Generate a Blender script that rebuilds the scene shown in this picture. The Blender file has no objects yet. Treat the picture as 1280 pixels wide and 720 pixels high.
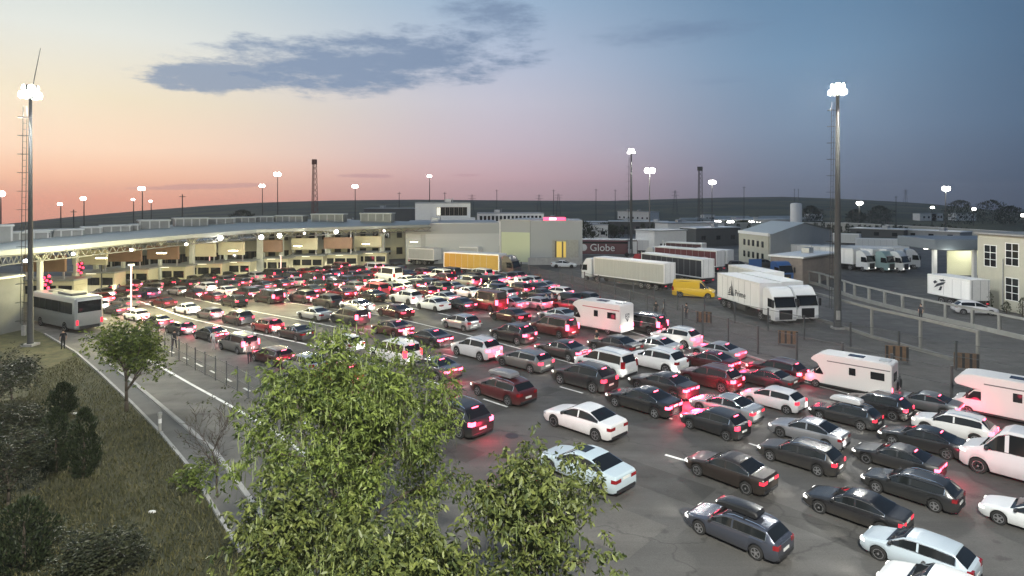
import bpy, bmesh, math, random
import numpy as np
from mathutils import Vector, Matrix

R = math.radians
S = bpy.context.scene
C = S.collection
rnd = random.Random(7)
npr = np.random.default_rng(11)

# ------------------------------------------------------------------ camera
FPX, CH, HV = 760.0, 13.0, 249.5            # focal length in photo pixels, camera height, horizon row
cam = bpy.data.objects.new('camera', bpy.data.cameras.new('camera'))
C.objects.link(cam); S.camera = cam
cam.location = (0, 0, CH); cam.rotation_euler = (R(90), 0, 0)
cam.data.sensor_width = 36; cam.data.lens = 36*FPX/1280
cam.data.shift_y = -(360-HV)/1280
cam.data.clip_start = 0.3; cam.data.clip_end = 6000

# ------------------------------------------------------------------ dusk sky
SUN_AZ = -62                                   # degrees from +Y (camera axis); negative is to the left
W = bpy.data.worlds.new('World'); S.world = W; W.use_nodes = True
nt = W.node_tree; N = nt.nodes; Lk = nt.links; N.clear()
def nd(t, **k):
    n = N.new(t)
    for a, b in k.items(): setattr(n, a, b)
    return n
def mth(op, a, b=None, c=None):
    n = nd('ShaderNodeMath', operation=op)
    for i, x in enumerate((a, b, c)):
        if x is None: continue
        if isinstance(x, (int, float)): n.inputs[i].default_value = x
        else: Lk.new(x, n.inputs[i])
    return n.outputs[0]
def lin(c):
    return tuple(((x/255)/12.92 if x/255 < .04045 else ((x/255+.055)/1.055)**2.4) for x in c)
def ramp(fac, stops):
    n = nd('ShaderNodeValToRGB'); el = n.color_ramp.elements
    while len(el) > 1: el.remove(el[-1])
    for i, (p, c) in enumerate(stops):
        e = el[0] if i == 0 else el.new(p)
        e.position = p; e.color = (*lin(c), 1)
    Lk.new(fac, n.inputs[0]); return n.outputs[0]
tc = nd('ShaderNodeTexCoord'); sep = nd('ShaderNodeSeparateXYZ'); Lk.new(tc.outputs['Generated'], sep.inputs[0])
X, Y, Z = sep.outputs
az = mth('ARCTAN2', X, Y)                      # radians, 0 ahead, + right
el = mth('ARCSINE', Z)
elf = mth('DIVIDE', mth('ADD', el, R(4)), R(34))     # -4deg..30deg -> 0..1
def E_(d): return (d+4)/34
gl = ramp(elf, [(E_(-3), (200,136,116)), (E_(0), (226,158,132)), (E_(1.5), (236,182,152)), (E_(4), (236,204,178)), (E_(8), (222,208,182)), (E_(13), (210,212,205)), (E_(18), (184,198,200)), (1, (150,175,200))])
gm = ramp(elf, [(E_(-3), (132,112,126)), (E_(0), (168,140,146)), (E_(2), (184,154,162)), (E_(5), (182,168,180)), (E_(9), (180,178,192)), (E_(13), (166,176,196)), (E_(18), (144,166,190)), (1, (104,132,170))])
gr = ramp(elf, [(E_(-3), (78,86,100)), (E_(0), (94,102,118)), (E_(2), (100,112,132)), (E_(6), (106,126,150)), (E_(12), (102,132,160)), (E_(18), (90,122,152)), (1, (66,98,132))])
gd = ramp(elf, [(E_(-3), (44,54,70)), (E_(0), (60,72,90)), (E_(6), (66,90,116)), (E_(18), (60,90,120)), (1, (44,70,102))])
def mixc(f, a, b):
    n = nd('ShaderNodeMix', data_type='RGBA'); Lk.new(f, n.inputs['Factor']) if not isinstance(f, float) else setattr(n.inputs['Factor'], 'default_value', f)
    for s, x in (('A', a), ('B', b)):
        for i in n.inputs:
            if i.name == s and i.type == 'RGBA':
                if isinstance(x, tuple): i.default_value = x
                else: Lk.new(x, i)
    return [o for o in n.outputs if o.type == 'RGBA'][0]
def sstep(x, a, b):
    n = nd('ShaderNodeMapRange', interpolation_type='SMOOTHSTEP'); Lk.new(x, n.inputs[0])
    n.inputs[1].default_value = a; n.inputs[2].default_value = b; n.inputs[3].default_value = 0; n.inputs[4].default_value = 1
    return n.outputs[0]
col = mixc(sstep(az, R(-36), R(2)), gl, gm)
col = mixc(sstep(az, R(-4), R(27)), col, gr)
col = mixc(sstep(az, R(24), R(46)), col, gd)
col = mixc(sstep(az, R(-150), R(-110)), gd, col)
# clouds: stretched noise kept to the banks seen in the sky
mp = nd('ShaderNodeCombineXYZ'); Lk.new(mth('MULTIPLY', az, 3.2), mp.inputs[0]); Lk.new(mth('MULTIPLY', el, 11.0), mp.inputs[1])
nz = nd('ShaderNodeTexNoise'); nz.inputs['Scale'].default_value = 3.2; nz.inputs['Detail'].default_value = 12; nz.inputs['Roughness'].default_value = .70
Lk.new(mp.outputs[0], nz.inputs['Vector'])
nv = nz.outputs[0]
def bank(a0, e0, wa, we, tilt=0.0, amp=1.0, soft=.28):
    da = mth('SUBTRACT', az, R(a0)); de = mth('SUBTRACT', mth('SUBTRACT', el, R(e0)), mth('MULTIPLY', da, tilt))
    q = mth('ADD', mth('POWER', mth('ABSOLUTE', mth('DIVIDE', da, R(wa))), 2.0), mth('POWER', mth('ABSOLUTE', mth('DIVIDE', de, R(we))), 2.0))
    v = mth('ADD', mth('SUBTRACT', 1.0, q), mth('MULTIPLY', mth('SUBTRACT', nv, .5), 2.3))
    return mth('MULTIPLY', sstep(v, .25, .25+soft*2.2), amp)
banks = [bank(-13.5, 12.3, 20.5, 3.7, .10, .95, .32), bank(-25, 10.4, 7.5, 1.9, .1, .85, .22), bank(-2, 17.0, 7.0, 2.3, -.1, .85, .4), bank(15, 14.9, 10.5, 1.6, .0, .55, .5),
         bank(-13.5, 2.15, 3.4, .28, 0, .45), bank(-4.5, 2.3, 2.6, .2, 0, .35), bank(-27, 1.1, 7, .32, .04, .4), bank(19, 10.5, 5, .5, 0, .18, .6)]
cm = banks[0]
for b in banks[1:]: cm = mth('MAXIMUM', cm, b)
cloudc = mixc(sstep(az, R(-20), R(25)), (*lin((118,136,162)), 1), (*lin((92,114,144)), 1))
lowc = mixc(sstep(el, R(3), R(7)), (*lin((168,128,140)), 1), cloudc)
col = mixc(cm, col, lowc)
bg = nd('ShaderNodeBackground'); Lk.new(col, bg.inputs[0]); bg.inputs[1].default_value = 1.2
sky = nd('ShaderNodeTexSky'); sky.sky_type = 'NISHITA'; sky.sun_disc = False
sky.sun_elevation = R(-2); sky.sun_rotation = R(SUN_AZ)
bg2 = nd('ShaderNodeBackground'); Lk.new(sky.outputs[0], bg2.inputs[0]); bg2.inputs[1].default_value = 0.05
ad = nd('ShaderNodeAddShader'); Lk.new(bg.outputs[0], ad.inputs[0]); Lk.new(bg2.outputs[0], ad.inputs[1])
wo = nd('ShaderNodeOutputWorld'); Lk.new(ad.outputs[0], wo.inputs[0])

sl = bpy.data.lights.new('sun', 'SUN'); sl.energy = 0.06; sl.angle = R(12); sl.color = (1, .66, .45)
sun = bpy.data.objects.new('sun', sl); C.objects.link(sun)
sd = Vector((math.sin(R(SUN_AZ)), math.cos(R(SUN_AZ)), math.sin(R(3))))
sun.rotation_euler = sd.to_track_quat('Z', 'Y').to_euler()

S.view_settings.view_transform = 'Standard'; S.view_settings.look = 'None'
S.view_settings.exposure = 0.0; S.view_settings.gamma = 1
cy = S.cycles
cy.use_light_tree = True; cy.max_bounces = 4; cy.diffuse_bounces = 2; cy.glossy_bounces = 2; cy.transmission_bounces = 2
cy.volume_bounces = 0; cy.sample_clamp_indirect = 4; cy.caustics_reflective = False; cy.caustics_refractive = False

# ------------------------------------------------------------------ helpers
def G(u, v, z=0.0):
    """point of the place at height z that the photograph shows at pixel (u, v)"""
    return Vector(((u-640)*(CH-z)/(v-HV), FPX*(CH-z)/(v-HV), z))
def PX(u, v, d):
    """point at depth d"""
    return Vector(((u-640)*d/FPX, d, CH-(v-HV)*d/FPX))

MATS = {}
def mat(name, color, rough=.6, metal=0.0, emit=None, strength=0.0, coat=0.0, noise=0.0, nscale=4.0, bump=0.0, stretch=None, spec=None):
    if name in MATS: return MATS[name]
    m = bpy.data.materials.new(name); m.use_nodes = True
    t = m.node_tree; b = t.nodes['Principled BSDF']
    b.inputs['Base Color'].default_value = (*color, 1); b.inputs['Roughness'].default_value = rough
    b.inputs['Metallic'].default_value = metal; b.inputs['Coat Weight'].default_value = coat
    if spec is not None: b.inputs['Specular IOR Level'].default_value = spec
    if emit:
        b.inputs['Emission Color'].default_value = (*emit, 1); b.inputs['Emission Strength'].default_value = strength
    if noise or bump:
        co = t.nodes.new('ShaderNodeTexCoord'); n = t.nodes.new('ShaderNodeTexNoise')
        n.inputs['Scale'].default_value = nscale; n.inputs['Detail'].default_value = 6; n.inputs['Roughness'].default_value = .6
        src = co.outputs['Object']
        if stretch:
            mpn = t.nodes.new('ShaderNodeMapping'); mpn.inputs['Scale'].default_value = stretch
            t.links.new(src, mpn.inputs[0]); src = mpn.outputs[0]
        t.links.new(src, n.inputs['Vector'])
        if noise:
            mr = t.nodes.new('ShaderNodeMapRange'); mr.inputs[1].default_value = .25; mr.inputs[2].default_value = .75
            mr.inputs[3].default_value = 1-noise; mr.inputs[4].default_value = 1+noise
            t.links.new(n.outputs[0], mr.inputs[0])
            vm = t.nodes.new('ShaderNodeVectorMath'); vm.operation = 'SCALE'; vm.inputs[0].default_value = color
            t.links.new(mr.outputs[0], vm.inputs['Scale']); t.links.new(vm.outputs[0], b.inputs['Base Color'])
        if bump:
            bp = t.nodes.new('ShaderNodeBump'); bp.inputs['Strength'].default_value = bump; bp.inputs['Distance'].default_value = .03
            t.links.new(n.outputs[0], bp.inputs['Height']); t.links.new(bp.outputs[0], b.inputs['Normal'])
    MATS[name] = m; return m
M = mat
paint = lambda n, c, metal=.0: mat('paint_'+n, c, .28, metal, coat=.6, noise=.05, nscale=3)
glass = mat('dark_glass', (.012,.014,.016), .06, spec=.5)
rubber = mat('rubber', (.018,.018,.018), .85)
alloy = mat('alloy', (.5,.5,.52), .3, .8)
chrome = mat('chrome', (.75,.75,.77), .16, 1.0)
black = mat('black_plastic', (.02,.02,.022), .5)
steel = mat('galvanised_steel', (.38,.39,.4), .45, .6, noise=.15)
tubedark = mat('dark_tube', (.13,.135,.13), .6, .3)
darksteel = mat('dark_steel', (.07,.072,.075), .5, .5)
concrete = mat('concrete', (.36,.355,.34), .85, noise=.2, nscale=1.5, bump=.3)
whitep = mat('white_panel', (.72,.72,.71), .5, noise=.06, nscale=2)
greyp = mat('grey_panel', (.33,.34,.35), .6, noise=.08, nscale=.6, stretch=(1,1,.2))
tail_on = mat('tail_light_lit', (.4,.01,.02), .3, emit=(1,.09,.16), strength=8.5)
tail_mid = mat('tail_light_mid', (.4,.01,.02), .3, emit=(1,.05,.10), strength=3.2)
tail_dim = mat('tail_light_dim', (.35,.01,.02), .2, emit=(1,.05,.09), strength=1.2)
tail_off = mat('tail_light_off', (.25,.01,.015), .15, coat=.5)
head_on = mat('headlight_lit', (.8,.8,.8), .2, emit=(1,.97,.9), strength=1.6)
head_off = mat('headlight_glass', (.55,.57,.6), .1, coat=1)
flood_em = mat('floodlight_lens', (1,1,1), .4, emit=(1,.98,.92), strength=30.0)
flood_far = mat('far_lamp_lens', (1,1,1), .4, emit=(1,.96,.88), strength=22.0)
red_em = mat('red_signal', (.8,.02,.05), .4, emit=(1,.04,.10), strength=5.0)
plate_m = mat('number_plate', (.75,.75,.72), .5)
plate_y = mat('yellow_plate', (.75,.5,.05), .5)

class MB:
    """collects simple shapes and links them as one mesh object"""
    def __init__(s): s.v = []; s.f = []; s.m = []
    def add(s, vs, fs, mi=0):
        o = len(s.v); s.v += [tuple(p) for p in vs]
        for f in fs: s.f.append(tuple(o+i for i in f)); s.m.append(mi)
        return s
    def box(s, x0, x1, y0, y1, z0, z1, mi=0, b=0.0):
        if b <= 0:
            vs = [(x,y,z) for z in (z0,z1) for y in (y0,y1) for x in (x0,x1)]
            fs = [(0,2,3,1),(4,5,7,6),(0,1,5,4),(2,6,7,3),(0,4,6,2),(1,3,7,5)]
            return s.add(vs, fs, mi)
        ring = lambda i: [(x0+i,y0+b),(x0+b,y0+i),(x1-b,y0+i),(x1-i,y0+b),(x1-i,y1-b),(x1-b,y1-i),(x0+b,y1-i),(x0+i,y1-b)]
        def rr(k):
            return [(x0+k+b,y0+k),(x1-k-b,y0+k),(x1-k,y0+k+b),(x1-k,y1-k-b),(x1-k-b,y1-k),(x0+k+b,y1-k),(x0+k,y1-k-b),(x0+k,y0+k+b)]
        L = [(b*.7,z0),(0,z0+b),(0,z1-b),(b*.7,z1)]
        vs = []
        for k, z in L: vs += [(x,y,z) for x,y in rr(k)]
        fs = [tuple(range(7,-1,-1)), tuple(24+i for i in range(8))]
        for r in range(3):
            for i in range(8):
                j = (i+1) % 8; fs.append((r*8+i, r*8+j, (r+1)*8+j, (r+1)*8+i))
        return s.add(vs, fs, mi)
    def prism(s, pts, a, b, axis='y', mi=0):
        """polygon pts (2-D) extruded from a to b along axis. x: pts=(y,z); y: pts=(x,z); z: pts=(x,y)"""
        mk = {'x': lambda p, t: (t,p[0],p[1]), 'y': lambda p, t: (p[0],t,p[1]), 'z': lambda p, t: (p[0],p[1],t)}[axis]
        n = len(pts); vs = [mk(p,a) for p in pts]+[mk(p,b) for p in pts]
        fs = [tuple(range(n))[::-1], tuple(range(n,2*n))]+[(i,(i+1)%n,n+(i+1)%n,n+i) for i in range(n)]
        return s.add(vs, fs, mi)
    def tube(s, p, q, r0, r1=None, n=8, mi=0):
        p = Vector(p); q = Vector(q); r1 = r0 if r1 is None else r1
        d = (q-p); 
        if d.length < 1e-6: return s
        d.normalize(); a = d.orthogonal().normalized(); b = d.cross(a)
        vs = [p+(a*math.cos(t)+b*math.sin(t))*r0 for t in [2*math.pi*i/n for i in range(n)]]
        vs += [q+(a*math.cos(t)+b*math.sin(t))*r1 for t in [2*math.pi*i/n for i in range(n)]]
        fs = [tuple(range(n))[::-1], tuple(range(n,2*n))]+[(i,(i+1)%n,n+(i+1)%n,n+i) for i in range(n)]
        return s.add(vs, fs, mi)
    def path(s, pts, r, n=6, mi=0):
        for a, b in zip(pts[:-1], pts[1:]): s.tube(a, b, r, r, n, mi)
        return s
    def lathe(s, prof, n=16, mi=0, axis='z', c=(0,0,0)):
        vs = []; 
        for (r, z) in prof:
            for i in range(n):
                t = 2*math.pi*i/n; x, y = r*math.cos(t), r*math.sin(t)
                p = {'z':(x,y,z), 'y':(x,z,y), 'x':(z,x,y)}[axis]
                vs.append((p[0]+c[0],p[1]+c[1],p[2]+c[2]))
        k = len(prof); fs = [tuple(range(n))[::-1], tuple((k-1)*n+i for i in range(n))]
        for a in range(k-1):
            for i in range(n):
                j = (i+1)%n; fs.append((a*n+i,a*n+j,(a+1)*n+j,(a+1)*n+i))
        return s.add(vs, fs, mi)
    def mesh(s, name, mats, smooth=False, ang=None):
        me = bpy.data.meshes.new(name); me.from_pydata(s.v, [], s.f)
        for m in (mats if isinstance(mats, (list, tuple)) else [mats]): me.materials.append(m)
        if any(s.m): me.polygons.foreach_set('material_index', s.m)
        if smooth or ang:
            me.polygons.foreach_set('use_smooth', [True]*len(me.polygons))
            if ang: me.set_sharp_from_angle(angle=R(ang))
        me.update(); return me
    def build(s, name, mats, parent=None, smooth=False, ang=None, loc=None, rot=None):
        return link(name, s.mesh(name, mats, smooth, ang), parent, loc, rot)
def fixn(me):
    bm = bmesh.new(); bm.from_mesh(me); bmesh.ops.recalc_face_normals(bm, faces=bm.faces); bm.to_mesh(me); bm.free(); return me
def link(name, me, parent=None, loc=None, rot=None):
    o = bpy.data.objects.new(name, me); C.objects.link(o)
    if parent: o.parent = parent
    if loc is not None: o.location = loc
    if rot is not None: o.rotation_euler = rot if hasattr(rot, '__len__') else (0,0,rot)
    return o
def tag(o, label=None, cat=None, group=None, kind=None):
    if label: o['label'] = label
    if cat: o['category'] = cat
    if group: o['group'] = group
    if kind: o['kind'] = kind
    return o
def thing(name, label, cat, loc=(0,0,0), rz=0, group=None):
    o = link(name, None, None, loc, rz); return tag(o, label, cat, group)
def kids(o): return [c for c in C.objects if c.parent == o]
def copy_tree(o, tree, parent=None):
    """tree: dict object -> children"""
    c = o.copy(); C.objects.link(c); c.parent = parent
    for ch in tree.get(o, []): copy_tree(ch, tree, c)
    return c
def tree_of(o):
    t = {}
    for c in o.children_recursive: t.setdefault(c.parent, []).append(c)
    return t
ORD = ['first','second','third','fourth','fifth','sixth','seventh','eighth','ninth','tenth','eleventh','twelfth','thirteenth','fourteenth','fifteenth','sixteenth','seventeenth','eighteenth','nineteenth','twentieth']
def ordn(i): return ORD[i] if i < len(ORD) else ORD[i-20].replace(ORD[i-20], 'twenty-'+ORD[i-20]) if i < 29 else 'late'

def lamp(name, loc, power, color=(1,.97,.9), size=.4, kind='POINT', parent=None, spot=None, rot=None, blend=.5):
    l = bpy.data.lights.new(name, kind); l.energy = power; l.color = color
    if kind in ('POINT','SPOT'): l.shadow_soft_size = size
    if kind == 'SPOT': l.spot_size = R(spot or 90); l.spot_blend = blend
    if kind == 'AREA': l.size = size
    o = bpy.data.objects.new(name, l); C.objects.link(o); o.location = loc
    if parent: o.parent = parent
    if rot is not None: o.rotation_euler = rot
    return o
# ------------------------------------------------------------------ ground and terrain
RIDGE = [(-2400,330),(-700,310),(0,281),(60,274),(100,270),(180,263),(260,257),(330,253),(420,250.5),(520,249.5),(640,250.5),(760,251),(830,249),(900,247),(980,246),(1040,248),(1100,251),(1160,254.5),(1210,260),(1280,265),(1800,275),(3600,285)]
def ridge_v(u):
    for (a, va), (b, vb) in zip(RIDGE[:-1], RIDGE[1:]):
        if a <= u <= b: return va+(vb-va)*(u-a)/(b-a)
    return 285
def hnoise(x, y):
    return (math.sin(x*.011+1.3)*math.sin(y*.013+.4)+.5*math.sin(x*.031+y*.017)+.25*math.sin(x*.07-y*.05))/1.75
RINGS = [0,8,16,24,34,46,60,80,105,135,170,205,235,270,310,360,420,480,550,620,700,760,800,815,830,900,1100]
NA = 240
def ground_z(x, y):
    r = math.hypot(x, y); th = math.atan2(x, y)
    if abs(th) < R(72):
        u = 640+FPX*math.tan(th)
        ry = 815.0*math.cos(th)
        zr = CH-(ridge_v(u)-HV)*ry/FPX
    else: zr = -20*min(1, (abs(th)-R(72))/R(20)) - 5
    if r <= 235: return 0.0
    if r <= 815:
        t = (r-235)/580; s = t*t*(3-2*t)
        s = s*.55+t*t*.45
        return zr*s + hnoise(x, y)*1.2*min(1, t*4)*min(1,(815-r)/120)
    return zr-(r-815)*.22
mb = MB(); vs = [(0,0,0)]
for r in RINGS[1:]:
    for i in range(NA):
        th = 2*math.pi*i/NA; x, y = r*math.sin(th), r*math.cos(th); vs.append((x, y, ground_z(x, y)))
fs = [(0, 1+(i+1)%NA, 1+i) for i in range(NA)]
for k in range(len(RINGS)-2):
    a = 1+k*NA; b = a+NA
    for i in range(NA):
        j = (i+1)%NA; fs.append((a+i, a+j, b+j, b+i))
mb.add(vs, fs)
soil = mat('dry_field', (.062,.060,.036), .95, noise=.35, nscale=.06, bump=.4)
def add_ground_detail():
    t = soil.node_tree; b = t.nodes['Principled BSDF']
    co = t.nodes.new('ShaderNodeTexCoord')
    n1 = t.nodes.new('ShaderNodeTexNoise'); n1.inputs['Scale'].default_value = .9; n1.inputs['Detail'].default_value = 10; n1.inputs['Roughness'].default_value = .7
    n2 = t.nodes.new('ShaderNodeTexNoise'); n2.inputs['Scale'].default_value = .018; n2.inputs['Detail'].default_value = 8
    r1 = t.nodes.new('ShaderNodeValToRGB'); e = r1.color_ramp.elements
    e[0].position = .32; e[0].color = (.034,.036,.018,1); e[1].position = .72; e[1].color = (.15,.130,.070,1)
    m = e.new(.52) if hasattr(e, 'new') else None; m.color = (.080,.078,.038,1)
    r2 = t.nodes.new('ShaderNodeValToRGB'); e = r2.color_ramp.elements
    e[0].position = .42; e[0].color = (.5,.55,.5,1); e[1].position = .6; e[1].color = (1.3,1.2,1.0,1)
    mx = t.nodes.new('ShaderNodeMix'); mx.data_type = 'RGBA'; mx.blend_type = 'MULTIPLY'; mx.inputs['Factor'].default_value = 1
    for n in (n1, n2): t.links.new(co.outputs['Object'], n.inputs['Vector'])
    t.links.new(n1.outputs[0], r1.inputs[0]); t.links.new(n2.outputs[0], r2.inputs[0])
    ins = [i for i in mx.inputs if i.type == 'RGBA']
    t.links.new(r1.outputs[0], ins[0]); t.links.new(r2.outputs[0], ins[1])
    t.links.new([o for o in mx.outputs if o.type == 'RGBA'][0], b.inputs['Base Color'])
add_ground_detail()
tag(mb.build('ground', soil, smooth=True), kind='structure')

def asphalt_mat(name, base, tint=(1,1,1)):
    m = mat(name, base, .82); t = m.node_tree; b = t.nodes['Principled BSDF']
    co = t.nodes.new('ShaderNodeTexCoord')
    def noise(sc, det, ro=.6, stretch=None):
        n = t.nodes.new('ShaderNodeTexNoise'); n.inputs['Scale'].default_value = sc; n.inputs['Detail'].default_value = det; n.inputs['Roughness'].default_value = ro
        src = co.outputs['Object']
        if stretch:
            mp_ = t.nodes.new('ShaderNodeMapping'); mp_.inputs['Rotation'].default_value = (0,0,R(44)); mp_.inputs['Scale'].default_value = stretch
            t.links.new(src, mp_.inputs[0]); src = mp_.outputs[0]
        t.links.new(src, n.inputs['Vector']); return n.outputs[0]
    def mr(x, a, b_, lo, hi):
        n = t.nodes.new('ShaderNodeMapRange'); t.links.new(x, n.inputs[0])
        for i, q in enumerate((a, b_, lo, hi)): n.inputs[i+1].default_value = q
        return n.outputs[0]
    def mul(a, c):
        n = t.nodes.new('ShaderNodeMath'); n.operation = 'MULTIPLY'; t.links.new(a, n.inputs[0]); t.links.new(c, n.inputs[1]); return n.outputs[0]
    big = mr(noise(.09, 4), .3, .7, .72, 1.25)
    streak = mr(noise(.5, 5, .6, (.05,1.6,1)), .3, .7, .76, 1.2)      # tyre-worn lanes along the driving direction
    fine = mr(noise(14, 3), .2, .8, .8, 1.2)
    oil = mr(noise(1.1, 3, .5), .62, .72, 1.0, .6)
    v = t.nodes.new('ShaderNodeTexVoronoi'); v.feature = 'DISTANCE_TO_EDGE'; v.inputs['Scale'].default_value = .11
    wn = t.nodes.new('ShaderNodeTexNoise'); wn.inputs['Scale'].default_value = .6; wn.inputs['Detail'].default_value = 5
    t.links.new(co.outputs['Object'], wn.inputs['Vector'])
    va = t.nodes.new('ShaderNodeVectorMath'); va.operation = 'MULTIPLY_ADD'; va.inputs[1].default_value = (2.4,2.4,0)
    t.links.new(wn.outputs[1], va.inputs[0]); t.links.new(co.outputs['Object'], va.inputs[2]); t.links.new(va.outputs[0], v.inputs['Vector'])
    crack = mr(v.outputs[0], .0, .006, .6, 1.0)
    k = mul(mul(mul(big, streak), mul(fine, oil)), crack)
    vm = t.nodes.new('ShaderNodeVectorMath'); vm.operation = 'SCALE'; vm.inputs[0].default_value = base
    t.links.new(k, vm.inputs['Scale']); t.links.new(vm.outputs[0], b.inputs['Base Color'])
    t.links.new(mr(noise(.7, 4), .3, .7, .62, .9), b.inputs['Roughness'])
    bp = t.nodes.new('ShaderNodeBump'); bp.inputs['Strength'].default_value = .35; bp.inputs['Distance'].default_value = .01
    t.links.new(noise(40, 2), bp.inputs['Height']); t.links.new(bp.outputs[0], b.inputs['Normal'])
    return m
asph = asphalt_mat('asphalt', (.098,.094,.088))
asph2 = asphalt_mat('yard_asphalt', (.072,.070,.066))
def sheet(name, pts, z, m, kind='structure'):
    me = bpy.data.meshes.new(name); me.from_pydata([(p[0],p[1],z) for p in pts], [], [tuple(range(len(pts)))])
    me.materials.append(m); bm = bmesh.new(); bm.from_mesh(me)
    if bm.faces[:][0].normal.z < 0: bmesh.ops.reverse_faces(bm, faces=bm.faces[:])
    bmesh.ops.triangulate(bm, faces=bm.faces[:]); bm.to_mesh(me); bm.free()
    return tag(link(name, me), kind=kind)
g2 = lambda u, v, z=0: tuple(G(u, v, z)[:2])
EDGE = [(352,760),(300,690),(235.6,584),(200,541),(164,504),(128,470),(95,441),(56,418),(20,402)]
poly = [(2,14.0)]+[g2(*p) for p in EDGE]+[(-95,70),(-150,120),(-170,200),(-60,228),(60,228),(170,160),(120,20),(60,4),(20,2)]
sheet('plaza_road', poly, .004, asph)
# lorry yard behind the wire fence
FB = [(628,341),(700,361),(765,380),(820,398),(883,422),(932,438),(961,447),(1050,468),(1126,489),(1197,506),(1300,531)]      # foot of the wire fence
FBW = [g2(*p) for p in FB]
yard = FBW+[(36,10),(110,20),(185,120),(150,170),(60,226),(-8,226),(-8,110)]
sheet('lorry_yard', yard, .008, asph2)
# pavement strip with kerb on the left of the road
K1 = [(330,650),(269,566.7),(236,538),(204,511),(160,474),(128,449)]
K1W = [Vector((*g2(*p),0)) for p in K1]
def offset(pts, d):
    out = []
    for i, p in enumerate(pts):
        a = pts[max(0,i-1)]; b = pts[min(len(pts)-1,i+1)]; t = (b-a).normalized(); out.append(p+Vector((-t.y,t.x,0))*d)
    return out
def ribbon(pts, w, z0, z1, mb_=None):
    mb_ = mb_ or MB(); L = offset(pts, w/2); Q = offset(pts, -w/2)
    n = len(pts); vs = [(*p[:2],z1) for p in L]+[(*p[:2],z1) for p in Q]
    fs = [(i, i+1, n+i+1, n+i) for i in range(n-1)]
    if z0 is not None:
        vs += [(*p[:2],z0) for p in L]+[(*p[:2],z0) for p in Q]
        for i in range(n-1): fs += [(2*n+i, 2*n+i+1, i+1, i)[::-1], (n+i, n+i+1, 3*n+i+1, 3*n+i)[::-1]]
        fs += [(0, n, 3*n, 2*n), (n-1, 2*n-1, 4*n-1, 3*n-1)[::-1]]
    mb_.add(vs, fs); fixme = mb_
    return mb_
def rbuild(name, m_, mb_, kind='structure'):
    me = fixn(mb_.mesh(name, m_)); 
    if all(p.normal.z < -.5 for p in me.polygons if abs(p.normal.z) > .5): me.flip_normals()
    return tag(link(name, me), kind=kind)
paving = mat('paving', (.12,.118,.11), .9, noise=.18, nscale=1.2, bump=.2)
ed = [Vector((*g2(*p),0)) for p in EDGE[1:8]]
kb = [Vector((*g2(*p),0)) for p in K1]
pv = [tuple(p[:2]) for p in ed]+[tuple(p[:2]) for p in kb[::-1]]
sheet('pavement', pv, .014, paving)
rbuild('kerb', mat('kerb_stone', (.34,.335,.32), .85, noise=.2, nscale=2), ribbon(kb, .22, 0, .13))
rbuild('grass_edge_kerb', MATS['kerb_stone'], ribbon(ed, .15, 0, .11))

# repaired patches, drains and tyre marks
for i, (u, v, a_, b_, rot) in enumerate([(820,600,5,2.2,44),(690,575,2.2,6,46),(560,560,4,1.6,40),(770,660,3,3,44),(1000,650,6,1.4,50),(420,400,7,2,40),(650,500,1.3,7,45),(900,370,6,3,20),(1100,430,8,2,15)]):
    c_ = G(u, v, 0); ca, sa = math.cos(R(-rot)), math.sin(R(-rot)); P_ = [(c_.x+x*ca-y*sa, c_.y+x*sa+y*ca) for x, y in ((-a_/2,-b_/2),(a_/2,-b_/2+.1),(a_/2-.08,b_/2),(-a_/2+.05,b_/2-.06))]
    sheet('asphalt_patch', P_, .0115, asphalt_mat('patch_asphalt_%d' % (i % 2), ((.066,.063,.058),(.125,.118,.108))[i % 2]))
for u, v in ((640,545),(860,640),(745,610)):
    c_ = G(u, v, 0); dm = MB(); dm.lathe([(.36,.011),(.36,.016),(.30,.017),(.02,.017)], 18); o_ = dm.build('drain_cover', darksteel, None, loc=(c_.x, c_.y, 0)); tag(o_, kind='structure')
# painted lane lines
white_line = mat('road_paint', (.80,.80,.76), .7, noise=.2, nscale=1.5)
def resample(pts, step=.5):
    P = [Vector((*g2(*p),0)) for p in pts]; out = [P[0]]
    # Catmull-Rom through the points
    Q = [P[0]*2-P[1]]+P+[P[-1]*2-P[-2]]
    for i in range(1, len(Q)-2):
        n = max(2, int((Q[i+1]-Q[i]).length/step))
        for k in range(1, n+1):
            t = k/n; a,b,c,d = Q[i-1:i+3]
            out.append(.5*((2*b)+(c-a)*t+(2*a-5*b+4*c-d)*t*t+(3*b-3*c+d-a)*t**3))
    return out
def line(pts, w, dash=None, name='lane_line', ph=0):
    P = resample(pts); mb_ = MB()
    if not dash: ribbon(P, w, None, .014, mb_)
    else:
        s = ph; cur = []
        for a, b in zip(P[:-1], P[1:]):
            L = (b-a).length; on = (s % (dash[0]+dash[1])) < dash[0]
            if on: cur.append(a)
            elif len(cur) > 1: ribbon(cur, w, None, .014, mb_); cur = []
            else: cur = []
            s += L
        if len(cur) > 1: ribbon(cur, w, None, .014, mb_)
    return rbuild(name, white_line, mb_)
line([(130,420),(160,436),(195.6,455.6),(240,481),(286.7,506.7),(350,545),(420,600)], .2)
line([(120,393),(150,408),(191,429),(238,451),(293,479),(360,516),(440,570)], .16, (1.6,1.4), 'dashed_line')
line([(150,369),(190,382),(230,396),(280,408),(392,432.5),(470,455)], .24)
line([(470,455),(534,475.5),(564,485.5),(666,519),(795,558),(977,610.5),(1005,621),(1090,650)], .18, (3,3.6), 'dashed_line', 1.2)
line([(230,371),(308,387.5),(370,399),(440,413)], .17)
line([(440,413),(495,427),(515,432.5),(585,451),(607.5,457.5),(705,485),(740,495),(850,527),(960,562)], .17, (2.6,4.0), 'dashed_line')
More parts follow.
